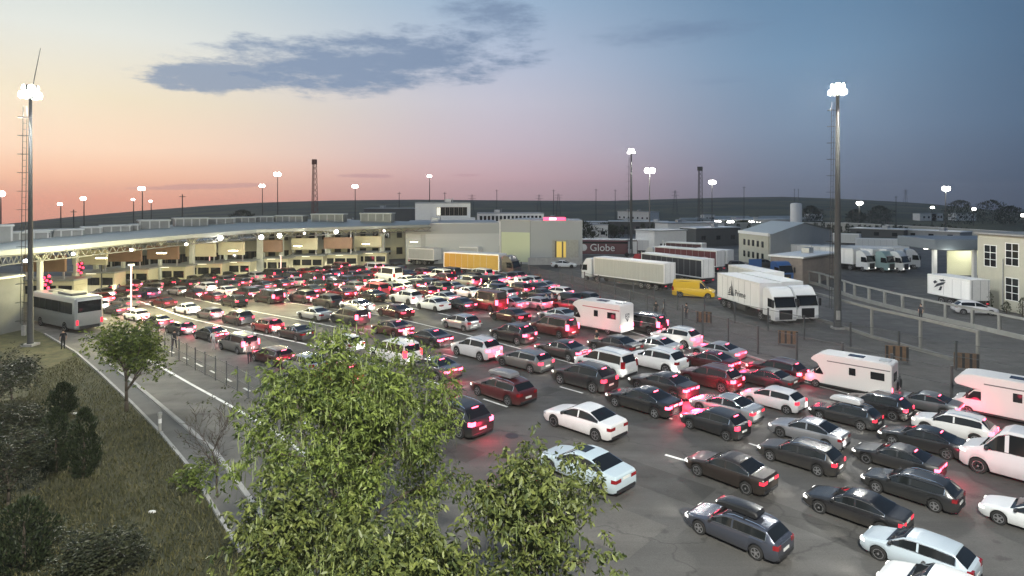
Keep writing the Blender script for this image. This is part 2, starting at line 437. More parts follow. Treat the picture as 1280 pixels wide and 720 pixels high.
line([(240,360),(323,373),(400,384),(480,395),(592,421),(639,433),(700,450)], .17)
line([(700,450),(800,477),(960,520),(1040,545)], .17, (2.6,4), 'dashed_line')
line([(430,365),(517,385.6),(551,392),(607,405.5),(680,424)], .16, (3,2.4), 'dashed_line')
line([(640,370),(720,392),(800,418),(880,443),(980,478)], .16)
line([(700,372),(745,388),(830,416),(905,445),(1000,476),(1100,502),(1210,530)], .14)
for nm, pts in (('verge_kerb', [(645,350),(700,366),(765,386),(820,404),(883,428),(961,454)]),):
    rbuild(nm, MATS['kerb_stone'], ribbon(resample(pts, 3), .25, 0, .12))

# ------------------------------------------------------------------ border canopy
canopy_roof = mat('canopy_sheet', (.24,.27,.265), .5, .2, noise=.12, nscale=.35)
fascia_m = mat('canopy_fascia', (.22,.24,.23), .5)
soffit_m = mat('canopy_soffit', (.45,.46,.42), .6)
can = thing('border_canopy', 'long flat grey canopy roof sheltering the row of border booths', 'canopy', (0,0,0))
CF = [(-60,327),(0,320),(80,313),(160,305),(240,297.5),(320,291),(420,287.5),(537,284)]
CB = [(-60,308),(0,300),(80,292),(160,285),(240,279),(320,274),(430,274.5),(537,277.5)]
fr = [G(u, v, 7.6) for u, v in CF]
bk = []
for (u, v), p, dd in zip(CB, fr, (24,25,25,26,27,27,17,4)):
    d = p.y+dd; bk.append(PX(u, v, d))
n = len(fr)
top_f = [p+Vector((0,.05,.45)) for p in fr]
mb = MB(); mb.add([*top_f, *bk], [(i, i+1, n+i+1, n+i) for i in range(n-1)]); me = mb.mesh('roof', canopy_roof)
link('roof', me, can)
mb = MB(); mb.add([*fr, *[p+Vector((0,-.06,.52)) for p in fr], *[p+Vector((0,.3,0)) for p in fr]], [(i, i+1, n+i+1, n+i) for i in range(n-1)]+[(2*n+i, 2*n+i+1, i+1, i) for i in range(n-1)])
link('fascia', mb.mesh('fascia', fascia_m), can)
mb = MB(); bb = [Vector((p.x, p.y, p.z-.5)) for p in bk]
mb.add([*[p+Vector((0,.3,.05)) for p in fr], *bb], [(i, n+i, n+i+1, i+1) for i in range(n-1)]); link('soffit', mb.mesh('soffit', soffit_m), can)
# rooflight boxes
box_m = mat('rooflight_box', (.16,.17,.17), .6, noise=.2, nscale=.7); boxf = mat('rooflight_frame', (.36,.38,.38), .6)
for (a, b, v0, v1) in [(-30,10,281,303),(14,58,289,300),(38,63,287,299),(66,100,286,297),(104,124,283,296),(129,160,281,294),(164,172,280,291),(176,209,274.5,290),(220,257,272,286),(260,291,272,283),(293,318,271,282),(320,345,270,281),(347,381,269,279),(391,431,267,277.5),(452,491,266,276.5)]:
    uc = (a+b)/2; 
    j = max(i for i in range(n-1) if CB[i][0] <= uc); t = (uc-CB[j][0])/(CB[j+1][0]-CB[j][0])
    q = bk[j].lerp(bk[j+1], t); p = top_f[j].lerp(top_f[j+1], t)
    d = p.y+(q.y-p.y)*.72
    w = (b-a)*d/FPX; z1 = CH-(v0-HV)*d/FPX; z0 = CH-(v1-HV)*d/FPX-.4
    sl_ = math.atan2(bk[j+1].y-bk[j].y, bk[j+1].x-bk[j].x)
    x0 = (uc-640)*d/FPX
    bx = MB(); bx.box(-w/2, w/2, -1, 1.6, z0, z1-.22)
    o = bx.build('rooflight', box_m, can, loc=(x0, d, 0), rot=sl_*.5)
    c = MB(); c.box(-w/2-.15, w/2+.15, -1.15, 1.75, z1-.219, z1); k = int(w//1.6)+1
    for i in range(k+1): c.box(-w/2+.02+i*(w-.24)/k, -w/2+.2+i*(w-.24)/k, -1.05, -1.003, z0+.5, z1-.222)
    o2 = c.build('frame', boxf, o)
# columns
colm = mat('canopy_column', (.46,.48,.44), .6, noise=.08)
for (u, v, w) in [(50,398,.5),(95,372,.5),(120,362,.6),(154,360,.5),(200,356,.5),(240,352,.7),(282,347,.5),(326,343,1.1),(352,341,.7),(411,336,.8),(478,333,.9)]:
    p = G(u, v, 0); zt = 7.55
    mb = MB(); mb.box(-w/2, w/2, -w/2, w/2, 0, zt-.9, b=.08)
    for sx in (-1, 1):
        mb.tube((sx*w*.3,0,zt-1.3), (sx*(w+1.3),0,zt+.35), .12)
        mb.tube((0,0,zt-1.2), (0,sx*(w+1.3),zt+.35), .12)
    mb.box(-w*.8, w*.8, -w*.8, w*.8, 0, .35, b=.05)
    mb.build('column', colm, can, loc=p)
# trusses under the canopy
for i in range(n-1):
    a = fr[i]+Vector((0,2.5,-.1)); b = fr[i+1]+Vector((0,2.5,-.1)); mb = MB()
    a2 = a+Vector((0,0,-.8)); b2 = b+Vector((0,0,-.8)); mb.tube(a, b, .07); mb.tube(a2, b2, .07)
    for k in range(8):
        mb.tube(a.lerp(b, k/8), a2.lerp(b2, (k+.5)/8), .045, n=5); mb.tube(a2.lerp(b2, (k+.5)/8), a.lerp(b, (k+1)/8), .045, n=5)
    mb.build('truss', tubedark, can)

# ------------------------------------------------------------------ booths
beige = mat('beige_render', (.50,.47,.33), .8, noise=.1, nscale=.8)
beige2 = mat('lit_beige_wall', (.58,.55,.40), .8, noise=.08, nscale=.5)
brownp = mat('brown_panel', (.20,.125,.08), .7, noise=.15, nscale=.8)
winm = glass
booths = [(60,378,6.5,'under the left end of the canopy beside the coach'),(116,366,6,'behind the queue head, with lamp glow on its wall'),(160,360,6,'next to the dark canopy column'),(207,356,6,'behind the glowing barrier post'),(254,351,6,'between the two glowing posts'),(292,348,5.5,'just left of the thick white column'),(340,343,5.5,'just right of the thick white column'),(383,339,6,'left of the lit office wall'),(425,337,6.5,'under the cluster of white lamps'),(462,334,6.5,'last one at the right end of the canopy')]
for i, (u, v, w, txt) in enumerate(booths):
    p = G(u, v, 0); d = 2.6
    th = thing('border_booth', 'beige booth '+txt, 'booth', p, 0, 'passport booths under the canopy')
    mb = MB(); mb.box(-w/2, w/2, 0, d, 0, 1.05, b=.05).box(-w/2, w/2, .05, d-.05, 2.1, 2.75, b=.05)
    for x in (-w/2+.15, -w/6, w/6, w/2-.15): mb.box(x-.12, x+.12, .06, d-.06, 1.05, 2.1)
    mb.build('wall', beige, th)
    mb = MB(); mb.box(-w/2+.2, w/2-.2, .12, d-.12, 1.052, 2.098); mb.build('window', winm, th)
    mb = MB(); mb.box(-w/2-.4, w/2+.4, -.5, d+.3, 2.752, 2.95, b=.04); mb.build('roof', fascia_m, th)
    mb = MB(); mb.box(-w/2+.3, w/2-.9, -.3, .1, 3.9, 6.0, b=.05)
    mb.build('overhead_panel', brownp if i in (0,2,3,6,8) else beige, th)
    mb = MB(); 
    for x in (-w/2+.6, w/2-1.2): mb.box(x-.08, x+.08, -.18, -.02, 2.95, 3.9); mb.box(x-.06, x+.06, -.15, -.03, 6.0, 7.5)
    mb.build('hanger', steel, th)
    mb = MB(); mb.box(-w/2-1.2, -w/2-1.05, -1.5, 1.2, 0, .5); mb.box(-w/2-1.2, -w/2-1.08, -1.6, -1.4, 0, 1.1); mb.build('guard_rail', steel, th)
    # strip lamp inside the booth
    e = MB(); e.box(-.7, .7, -.42, -.34, 2.66, 2.72); e.build('strip_lamp', mat('booth_lamp', (1,1,1), .5, emit=(1,.93,.62), strength=1.5), th)

# lit two-storey office wall behind the canopy
def window_part(parent, x0, x1, y, z0, z1, fr_m=None, muntin=(1,1), t=.06, lit=None, face=-1):
    """window with frame on a wall whose outside is at local y, facing -y"""
    f = MB(); a = .08
    f.box(x0-a, x1+a, y-t, y+.0, z0-a, z0).box(x0-a, x1+a, y-t, y+.0, z1, z1+a).box(x0-a, x0, y-t, y+.0, z0, z1).box(x1, x1+a, y-t, y+.0, z0, z1)
    for i in range(1, muntin[0]): xx = x0+(x1-x0)*i/muntin[0]; f.box(xx-.035, xx+.035, y-t, y, z0, z1)
    for i in range(1, muntin[1]): zz = z0+(z1-z0)*i/muntin[1]; f.box(x0, x1, y-t+.004, y-.004, zz-.035, zz+.035)
    fo = f.build('window', fr_m or whitep, parent)
    g = MB(); g.box(x0, x1, y-.03, y-.012, z0, z1); g.build('pane', lit or glass, fo)
def building(name, label, cat, p0, p1, depth, h, wm, roofm=None, z0=0, parapet=.0, over=.0):
    """front foot from world p0 to p1 (left to right as seen); returns thing, width"""
    p0 = Vector((*p0[:2],0)); p1 = Vector((*p1[:2],0)); d = p1-p0; w = d.length; a = math.atan2(d.y, d.x)
    th = thing(name, label, cat, (p0.x, p0.y, z0), a)
    mb = MB(); mb.box(0, w, 0, depth, 0, h); mb.build('wall', wm, th); th.scale = (1, 1, 1.083)
    mb = MB(); mb.box(-over, w+over, -over, depth+over, h+.002, h+.25); mb.build('roof', roofm or greyp, th)
    gu = MB(); gu.box(0, w, -over-.16, -over-.002, h+.05, h+.17); gu.build('gutter', steel, th)
    if w > 12:
        for q in range(int(w/11)):
            x = w*(q+.6)/int(w/11+.5); ru = MB(); ru.box(x-.8, x+.8, depth*.4, depth*.4+1.3, h+.252, h+1.05, b=.05).tube((x+1.2, depth*.5, h+.252), (x+1.2, depth*.5, h+1.3), .12); ru.build('rooftop_unit', steel, th)
    return th, w
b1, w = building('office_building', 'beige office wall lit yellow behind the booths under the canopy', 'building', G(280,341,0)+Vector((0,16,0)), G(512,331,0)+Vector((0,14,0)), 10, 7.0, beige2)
for k in range(12):
    x = 2+k*(w-4)/11
    window_part(b1, x-.5, x+.5, 0, 4.3, 5.5, mat('brown_frame', (.12,.09,.06), .6)); window_part(b1, x-.6, x+.6, 0, 1, 2.3, MATS['brown_frame'])
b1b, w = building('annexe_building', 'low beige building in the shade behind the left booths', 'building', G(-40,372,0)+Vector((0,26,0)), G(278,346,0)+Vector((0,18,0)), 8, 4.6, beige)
for k in range(14):
    x = 2+k*(w-4)/13; window_part(b1b, x-1, x+1, 0, 1.1, 2.6, MATS['brown_frame'], (2,1))

lw, _ = building('roadside_building', 'dark flat concrete building at the left edge behind the ladder mast', 'building', G(-60,432,0), G(29,412,0), 6, 4.9, mat('dark_concrete', (.15,.155,.145), .9, noise=.2, nscale=.6), mat('dark_coping', (.25,.26,.25), .8), over=.12)
# grey warehouse, round-cornered customs block, control office
ware = mat('warehouse_cladding', (.46,.48,.49), .55, noise=.05, nscale=.3, stretch=(.2,.2,6))
ware2 = mat('warehouse_band', (.34,.36,.37), .6)
lime = mat('lime_wall', (.55,.60,.42), .7)
p0 = G(507,330,0); p1 = G(624,328,0)
wh, w = building('warehouse', 'long pale grey metal warehouse right of the canopy', 'warehouse', p0, (p1.x, p0.y+2), 16, 7.4, ware)
mb = MB(); mb.box(-.02, w+.02, -.05, -.004, 5.6, 7.38); mb.build('cladding_band', ware2, wh)
mb = MB(); mb.box(w*.16, w*.21, -.12, -.052, 0, 5.5); mb.build('downpipe', greyp, wh)
p2 = G(661,325,0)
bl2, w2 = building('customs_shed', 'grey shed with pale green front panel and a white mast on its corner', 'warehouse', (p1.x+.1, p0.y+1.9), (p2.x, p0.y-1), 13, 8.0, ware2)
bl2.location.x += .05
mb = MB(); mb.box(.4, w2-.1, -.07, -.004, 0.4, 5.9); mb.build('green_panel', lime, bl2)
mb = MB(); mb.box(-.05, .2, -.12, -.008, 0, 7.9); mb.build('corner_strip', whitep, bl2)
cb, w3 = building('customs_block', 'grey square customs block with glowing yellow doorway and red roof sign', 'building', (p2.x+.1, p0.y-1.1), (G(714,318,0).x, p0.y-1.6), 12, 7.9, ware2)
mb = MB(); mb.box(w3*.42, w3*.92, -.35, -.02, 0, 4.6); mb.build('entrance_surround', mat('stone_grey', (.33,.33,.30), .8, noise=.2), cb)
mb = MB(); mb.box(w3*.5, w3*.68, -.5, -.36, 1.4, 4.3); mb.build('doorway', mat('yellow_lit_door', (.6,.42,.08), .5, emit=(1,.72,.16), strength=.35), cb)
mb = MB(); mb.box(w3*.47, w3*.5, -.56, -.37, 1.4, 4.4).box(w3*.6, w3*.63, -.56, -.51, 1.4, 4.3); mb.build('door_frame', mat('brown_frame', (.12,.09,.06)), cb)
mb = MB(); mb.box(w3*-.05, w3*.98, -.6, -.1, 0, 1.3); mb.build('ramp_wall', concrete, cb)
mb = MB(); mb.box(w3*.25, w3*.68, 1, 1.4, 8.17, 8.7, b=.05); sg = mb.build('roof_sign', red_em, cb)
mb = MB(); mb.box(w3*.36, w3*.5, .9, .99, 8.2, 8.65, b=.03); mb.build('sign_glow', mat('pink_sign', (1,.7,.7), .5, emit=(1,.5,.6), strength=3), sg)
# office box on the warehouse roof line, farther back
ofc, w4 = building('control_office', 'pale flat-roofed control office with a window strip above the warehouse roof', 'building', PX(519,275,150), PX(588,275,152), 8, 11.1, whitep, z0=0)
ofc2 = mat('office_grey', (.42,.43,.42), .7)
ofc.children[0].data.materials[0] = ofc2
for k in range(7):
    x = w4*(.42+.08*k); window_part(ofc, x-.45, x+.45, 0, 8.4, 10.2, MATS['brown_frame'], (2,1), lit=mat('lit_pane', (.8,.8,.7), .4, emit=(1,.95,.8), strength=.8) if k in (0,) else None)
mb = MB(); mb.box(0, w4*.27, -1.5, -.01, 0, 11.05); mb.build('stair_block', whitep, ofc)
mb = MB(); mb.box(w4*.3, w4+1, -2.2, -.02, 6.9, 7.9); mb.build('lower_roof', whitep, ofc)
lo, w5 = building('low_office', 'low white office with pale window bays left of the red roof sign', 'building', PX(598,277,170), PX(680,277,172), 8, 8.3, whitep)
for k in range(16):
    x = w5*(.04+.06*k); window_part(lo, x-.35, x+.35, 0, 6.4, 7.8, whitep)
dk, _ = building('flat_roof_building', 'dark flat building far behind the warehouse roof', 'building', PX(455,268,230), PX(520,268,230), 10, 8.8, mat('dark_cladding', (.1,.105,.11), .7))
# ------------------------------------------------------------------ masts and street lamps
mast_m = mat('mast_steel', (.055,.057,.056), .75, .0, noise=.1)
def flood_heads(th, h, n, rad, size, strength_mat, sub=True):
    mb = MB(); mb.lathe([(rad*.75,h-.12),(rad*.85,h-.12),(rad*.85,h),(rad*.75,h)], 14)
    for i in range(4):
        t = math.pi*i/2; mb.tube((0,0,h-.05), (rad*.8*math.cos(t), rad*.8*math.sin(t), h-.05), .05, n=5)
    mb.build('head_frame', mast_m, th)
    for i in range(n+n//2):  # oversized heads in two tiers, shaped to imitate round lamp glare
        t = 2*math.pi*i/n+.2; c, s = math.cos(t), math.sin(t)
        if i >= n: t = 4*math.pi*(i-n)/n+.5; c, s = .62*math.cos(t), .62*math.sin(t)
        f = MB(); f.box(-size*.5, size*.5, -size*.28, size*.28, -size*.42, size*.42, b=size*.08)
        fo = f.build('floodlight', mast_m, th, loc=(rad*c, rad*s, h+size*.35+(size*.95 if i >= n else 0)), rot=(R(0), 0, t-math.pi/2))
        g = MB(); g.lathe([(0.01,size*.42),(size*.30,size*.40),(size*.44,size*.29),(size*.44,size*.285)], 12, axis='y'); g.build('lens', strength_mat, fo)
def high_mast(u, v, vt, label, n=10, power=9000, rod=0, strength=None, rb=.40):
    p = G(u, v, 0); h = CH-(vt-HV)*p.y/FPX; th = thing('floodlight_mast', label, 'light mast', p, 0)
    mb = MB(); mb.lathe([(rb,0),(rb,.3),(rb*.9,.32),(rb*.66,h*.5),(max(.12,rb*.4),h-.1)], 12); mb.build('pole', mast_m, th, smooth=True)
    mb = MB(); x = -.62
    for yy in (-.22, .22): mb.tube((x-.1,yy,2), (x+.15,yy,h-.8), .03, n=5)
    k = int((h-3)/.55)
    for i in range(k):
        z = 2.2+i*.55; t = (z-2)/(h-2.8); xx = x-.1+.25*t; mb.tube((xx,-.22,z), (xx,.22,z), .02, n=4)
        if i % 3 == 0:
            mb.path([(xx,-.22,z), (xx-.4,-.3,z), (xx-.55,0,z), (xx-.4,.3,z), (xx,.22,z)], .025, 4); mb.tube((xx,0,z), (0,0,z), .03, n=4)
    mb.build('ladder', mast_m, th)
    flood_heads(th, h, n, .58, .62, flood_em)
    if rod: mb = MB(); mb.tube((0,0,h), (.9,0,h+rod), .05, .02, 6); mb.build('antenna_rod', mast_m, th)
    mb = MB(); mb.box(-.5,.5,-.5,.5,0,.2).box(-.35,-.05,-.6,-.38,1,1.9); mb.build('base_block', concrete, th)
    lamp('lamp', (0,0,h+.2), power, (1,.98,.9), .9, parent=th)
    return th
high_mast(38,432,122,'tall ladder mast at the left edge with a blazing lamp cluster and antenna', rod=4.4, rb=.27, power=110000)
high_mast(1047,411,118,'tall ladder mast on the right with a blazing lamp cluster over the yard', rod=1.3, power=95000)
high_mast(789,322,192,'middle distance ladder mast behind the curtain-sided lorry', n=8, power=40000)
def far_mast(u, vb, vt, d, label, size, power=0):
    x = (u-640)*d/FPX; zt = CH-(vt-HV)*d/FPX; zb = min(ground_z(x, d), zt-3)
    th = thing('lamp_post', label, 'lamp post', (x, d, zb)); h = zt-zb
    mb = MB(); mb.tube((0,0,-.3), (0,0,h), .2, .1, 8).box(-size, size, -.12, .12, h-.1, h+.05); mb.build('pole', mast_m, th)
    for sx in (-1, 1):
        g = MB(); g.lathe([(.02,-.2),(size*.62,-.1),(size*.62,.08),(.02,.12)], 10, axis='y'); g.build('lamp', flood_far, th, loc=(sx*size*.55, -.25, h+size*.3))
    if power: lamp('light', (0,-1,h), power, (1,.96,.86), .5, parent=th)
fm = [(1,330,244,120,'lamp post at the very left edge against the orange sky',.9,0),(76,300,256,150,'small lamp post left of the pair on the orange horizon',.5,0),(105,300,249,150,'lamp post above the left rooflights',.6,0),
(167,300,250,170,'small lamp left of the taller lamp over the canopy',.4,0),(178,300,237,160,'tallest lamp post over the left half of the canopy',.8,0),(189,300,252,170,'small lamp right of the taller lamp over the canopy',.4,0),
(328,290,233,190,'lamp post left of the brighter one beside the lattice tower',.75,0),(347,290,219,190,'bright lamp post just left of the red lattice tower',1.0,0),(444,285,234,190,'lamp post right of the lattice tower above the canopy',.8,0),(537,285,221,190,'lamp post above the pale control office',.6,0),
(812,320,215,150,'lamp post right of the middle ladder mast',1.15,3500),(890,300,229,210,'lamp post over the far lorry park at mid right',1.1,2500),(1074,300,255,240,'hillside lamp just right of the big right mast',1.1,2000),(1182,300,237,200,'starry bright lamp post over the right lorries',1.2,3500),
(1165,300,260,290,'small lamp left of the starry lamp on the right hill',.8,0),(1217,300,262,290,'small lamp on the far right hillside',.9,0),(1279,300,270,200,'lamp at the extreme right edge of the view',.8,0),
(897,290,279,250,'first lamp from the left in the low bright row by the far sheds',1.2,0),(913,290,279,250,'second lamp from the left in the low bright row by the far sheds',1.2,0),(938,290,280,250,'third and widest lamp in the low bright row by the far sheds',1.4,1500),(948,290,280.5,250,'fourth lamp in the low bright row by the far sheds',1.0,0),(964,290,281,250,'last lamp in the low bright row, left of the white silo',.9,0)]
for a in fm: far_mast(*a)
# unlit poles on the horizon
pole_specs = [(228,243,160,'thin unlit pole between two lamp posts over the canopy'),(92,262,160,'short unlit pole on the orange horizon'),(499,240,260,'thin pole on the skyline left of the control office'),(556,240,260,'thin pole on the skyline above the control office'),(621,237,300,'thin pole on the skyline right of the control office'),(692,237,300,'tall thin pole above the red roof sign'),(745,236,320,'thin pole on the skyline left of the middle mast'),(769,237,320,'second thin pole left of the middle mast'),(930,233,300,'thin pole on the skyline above the white silo'),(993,236,420,'left one of two poles on the right hill crest'),(998,236,420,'right one of two poles on the right hill crest'),(1120,245,300,'thin pole on the right hill slope'),(1267,256,420,'thin pole near the right edge on the hill')]
for u, vt, d, lb in pole_specs:
    x = (u-640)*d/FPX; zt = CH-(vt-HV)*d/FPX; zb = ground_z(x, d); th = MB(); th.tube((0,0,-.5), (0,0,zt-zb), .2, .12, 6).tube((-.8,0,zt-zb-.6), (.8,0,zt-zb-.6), .08, n=5)
    tag(th.build('pole', mast_m, loc=(x, d, zb)), lb, 'pole')
for u, vt, d, lb in [(674,243,420,'small pylon on the skyline left of the middle mast'),(698,242,420,'second small pylon on the skyline left of the middle mast'),(844,238,420,'pylon silhouette right of the middle mast'),(1132,237,560,'power pylon standing on the right hill crest'),(590,243,420,'small pylon above the control office roof')]:
    x = (u-640)*d/FPX; zt = CH-(vt-HV)*d/FPX; zb = ground_z(x, d); h = zt-zb; th = MB()
    for sx, sy in ((1,1),(1,-1),(-1,1),(-1,-1)): th.tube((sx*1.6,sy*1.6,-.5), (sx*.3,sy*.3,h), .12, .08, 5)
    for zf in (.25,.5,.75,.88): 
        r = 1.6+(.3-1.6)*zf; th.tube((-r,-r,h*zf), (r,r,h*zf), .08, n=4).tube((r,-r,h*zf), (-r,r,h*zf), .08, n=4)
    for zf in (.8,.93): th.tube((-2.6,0,h*zf), (2.6,0,h*zf), .12, n=4)
    tag(th.build('power_pylon', mast_m, loc=(x, d, zb)), lb, 'pylon')
def lattice(u, vt, d, r0, r1, lb, m_):
    x = (u-640)*d/FPX; zt = CH-(vt-HV)*d/FPX; zb = ground_z(x, d); h = zt-zb; th = thing('lattice_tower', lb, 'radio tower', (x, d, zb)); mb = MB()
    cs = [(1,0),(-.5,.87),(-.5,-.87)]; K = 14
    for c in cs: mb.tube((c[0]*r0,c[1]*r0,-.5), (c[0]*r1,c[1]*r1,h), .1, n=5)
    for k in range(K):
        a = r0+(r1-r0)*k/K; b = r0+(r1-r0)*(k+1)/K
        for i in range(3):
            c, e = cs[i], cs[(i+1)%3]; mb.tube((c[0]*a,c[1]*a,h*k/K), (e[0]*b,e[1]*b,h*(k+1)/K), .06, n=4); mb.tube((e[0]*a,e[1]*a,h*k/K), (c[0]*b,c[1]*b,h*(k+1)/K), .06, n=4); mb.tube((c[0]*a,c[1]*a,h*k/K), (e[0]*a,e[1]*a,h*k/K), .05, n=4)
    mb.build('lattice_frame', m_, th); mb = MB(); mb.lathe([(r1*1.1,h-1.5),(r1*1.3,h-1.5),(r1*1.3,h+.2),(r1*1.1,h+.2)], 10); mb.build('antenna_drum', m_, th)
lattice(393,200,210,1.5,.7,'red-brown lattice radio tower on the pink horizon', mat('red_steel', (.16,.06,.05), .7))
lattice(875,209,260,1.3,.9,'grey lattice radio tower left of the far lamp post', mast_m)

# lamps hanging under the canopy
for (u, v, c, lb, pw) in [(275,298,(1,.95,.8),'warm floodlight under the canopy edge left of the white column',380),(326,297,(.75,.85,1),'bluish white floodlight at the head of the thick white column',380),(349,295,(1,.9,.7),'warm floodlight just right of the bluish one',380),(420,290,(1,.97,.9),'white floodlight cluster under the canopy right half',380),(232,306,(1,.9,.7),'small lamp under the canopy above the booths',120),(163,313,(1,.9,.7),'small lamp under the canopy above the glowing post',120),(30,327,(.8,.9,1),'bluish lamp under the left end of the canopy',120),(90,318,(1,.9,.7),'small lamp under the canopy near the ladder mast',120),(380,292,(1,.9,.7),'small lamp under the canopy left of the white cluster',120),(480,289,(1,.92,.75),'small lamp near the right tip of the canopy',120)]:
    zz = 7.2; p = G(u, v, zz)+Vector((0,.2,0)); zz = 7.25; p.z = zz
    th = thing('canopy_floodlight', lb, 'floodlight', p, 0); big = pw > 200
    mb = MB(); mb.tube((0,.2,.1), (0,.2,.5), .04, n=5).box(-.3,.3,.05,.3,-.18,.18,b=.04); mb.build('housing', mast_m, th)
    e = MB(); e.lathe([(.01,-.32),(.22,-.28),(.34,-.12),(.34,.02)] if big else [(.01,-.15),(.15,-.1),(.15,.02)], 10, axis='y'); e.build('lens', mat('lens_%s' % ('blue' if c[2] > .95 else 'warm'), (1,1,1), .4, emit=c, strength=24), th)
    lamp('lamp', (0,-.6,-.4), pw, c, .3, parent=th)
for (u, v) in [(120,340),(230,335),(330,326),(430,322),(20,350),(500,318)]:
    p = G(u, v, 6.0)+Vector((0, 8, 0)); lamp('canopy_lamp', (p.x, p.y+3, 6.2), 4300, (1,.90,.46), .5)
    th = thing('ceiling_lamp', 'warm ceiling lamp deep under the canopy above the booths', 'lamp', (p.x, p.y+3, 6.9), 0, 'ceiling lamps deep under the canopy')
    e = MB(); e.box(-.5,.5,-.15,.15,-.1,0); e.build('lens', mat('ceil_lens', (1,1,1), .4, emit=(1,.86,.5), strength=10), th); e = MB(); e.box(-.55,.55,-.2,.2,.002,.1); e.build('housing', mast_m, th)
# glowing barrier posts
for u, v0, v1, lb in [(164,387,332,'pink glowing barrier post behind the queue on the left'),(262,346,320,'pink glowing barrier post in front of the booths'),(351,345,320,'short pink glowing post right of the thick white column')]:
    p = G(u, v0, 0); h = (v0-v1)*p.y/FPX; th = thing('barrier_post', lb, 'post', p)
    mb = MB(); mb.tube((0,0,0), (0,0,h), .08, n=8); mb.build('light_tube', mat('pink_tube', (.9,.6,.6), .5, emit=(1,.55,.5), strength=.9), th)
    mb = MB(); mb.box(-.3,.3,-.15,.15,h,h+.18).box(-.25,.25,-.25,.25,-.02,.25); mb.build('cap', whitep, th)
# red signals
for u, v, vb, lb in [(60,350,400,'cluster of red lights on a pole at the left booths'),(101,333,372,'cluster of red lights on a pole right of the first one'),(127,322,366,'small red light above the booths')]:
    p = G(u, vb, 0); z = CH-(v-HV)*p.y/FPX; th = thing('traffic_signal', lb, 'signal', p)
    mb = MB(); mb.tube((0,0,0), (0,0,z+.8), .08); mb.build('pole', mast_m, th)
    s = .42 if u < 120 else .2
    mb = MB(); mb.box(-s*.9,s*.9,-.05,.1,z-s*1.5,z+s*1.2,b=.05); mb.build('backboard', black, th)
    for dx, dz in ((-.8,.6),(.5,1.0),(-.1,-.1),(.9,-.4),(-.5,-1.2),(.3,-2.0)):
        e = MB(); e.lathe([(.01,-.2),(s*.3,-.18),(s*.34,-.1)], 10, axis='y'); e.build('red_lamp', red_em, th, loc=(dx*s, 0, z+dz*s))

# assumed unseen mast, added behind the camera to light the near trees and road
cm_ = thing('assumed_mast', 'assumed floodlight mast added out of view behind the camera', 'light mast', (2.2,-6.0,0))
mb = MB(); mb.lathe([(.4,0),(.36,.3),(.16,24)], 12); mb.build('pole', mast_m, cm_, smooth=True); flood_heads(cm_, 24, 8, .75, .6, flood_em)
lamp('lamp', (0,1.6,24), 92000, (1,.97,.86), .9, parent=cm_)  # added light of the assumed mast

# ------------------------------------------------------------------ fences
def run(pts):
    P = [Vector((*g2(*p),0)) for p in pts]; cum = [0]
    for a, b in zip(P[:-1], P[1:]): cum.append(cum[-1]+(b-a).length)
    def at(s):
        for i in range(len(P)-1):
            if s <= cum[i+1] or i == len(P)-2: return P[i].lerp(P[i+1], (s-cum[i])/(cum[i+1]-cum[i])), (P[i+1]-P[i]).normalized()
    return at, cum[-1]
wirem = mat('fence_wire', (.09,.095,.1), .6, .4)
def wire_mat():
    m = bpy.data.materials.new('wire_mesh'); m.use_nodes = True; t = m.node_tree; b = t.nodes['Principled BSDF']
    b.inputs['Base Color'].default_value = (.10,.105,.11,1); b.inputs['Roughness'].default_value = .6; b.inputs['Alpha'].default_value = .16
    return m
wmesh = wire_mat()
def wire_fence(pts, label, h, step, postm=wirem, name='wire_fence', pw=.06):
    at, L = run(pts); th = thing(name, label, 'fence', at(0)[0]); o0 = at(0)[0]
    k = int(L/step)
    for i in range(k+1):
        p, d = at(i*step); q = p-o0; mb = MB(); mb.box(q.x-pw,q.x+pw,q.y-pw,q.y+pw,0,h).box(q.x-pw*1.4,q.x+pw*1.4,q.y-pw*1.4,q.y+pw*1.4,h,h+.06); mb.build('post', postm, th)
    mb = MB(); m2 = MB(); n_ = int(L/3)
    for i in range(n_):
        a = at(i*L/n_)[0]-o0; b = at((i+1)*L/n_)[0]-o0
        for z in (.15, h*.5, h-.1): mb.tube(a+Vector((0,0,z)), b+Vector((0,0,z)), .025, n=4)
        m2.add([a+Vector((0,0,.1)), b+Vector((0,0,.1)), b+Vector((0,0,h-.08)), a+Vector((0,0,h-.08))], [(0,1,2,3)])
    mb.build('rail', postm, th); m2.build('wire_mesh', wmesh, th)
    return th
wire_fence(FB, 'dark wire mesh fence with slim posts along the right side of the queue', 2.35, 3.6)
wire_fence([(700,350),(760,367),(847,388),(950,411),(1031,431),(1062,434),(1096,441),(1162,458),(1195,463),(1285,480)], 'second dark post-and-wire fence farther behind the queue, along the lorry lane', 2.2, 4.2)
at, L = run([(150,418),(196,440),(240,463),(290,486),(350,522)])
wire_fence([(198,436),(240,461),(290,486),(350,522)], 'thin tall wire fence between the two roadways on the left', 1.7, 1.9, mat('thin_wire', (.14,.145,.15), .5, .4), pw=.028)
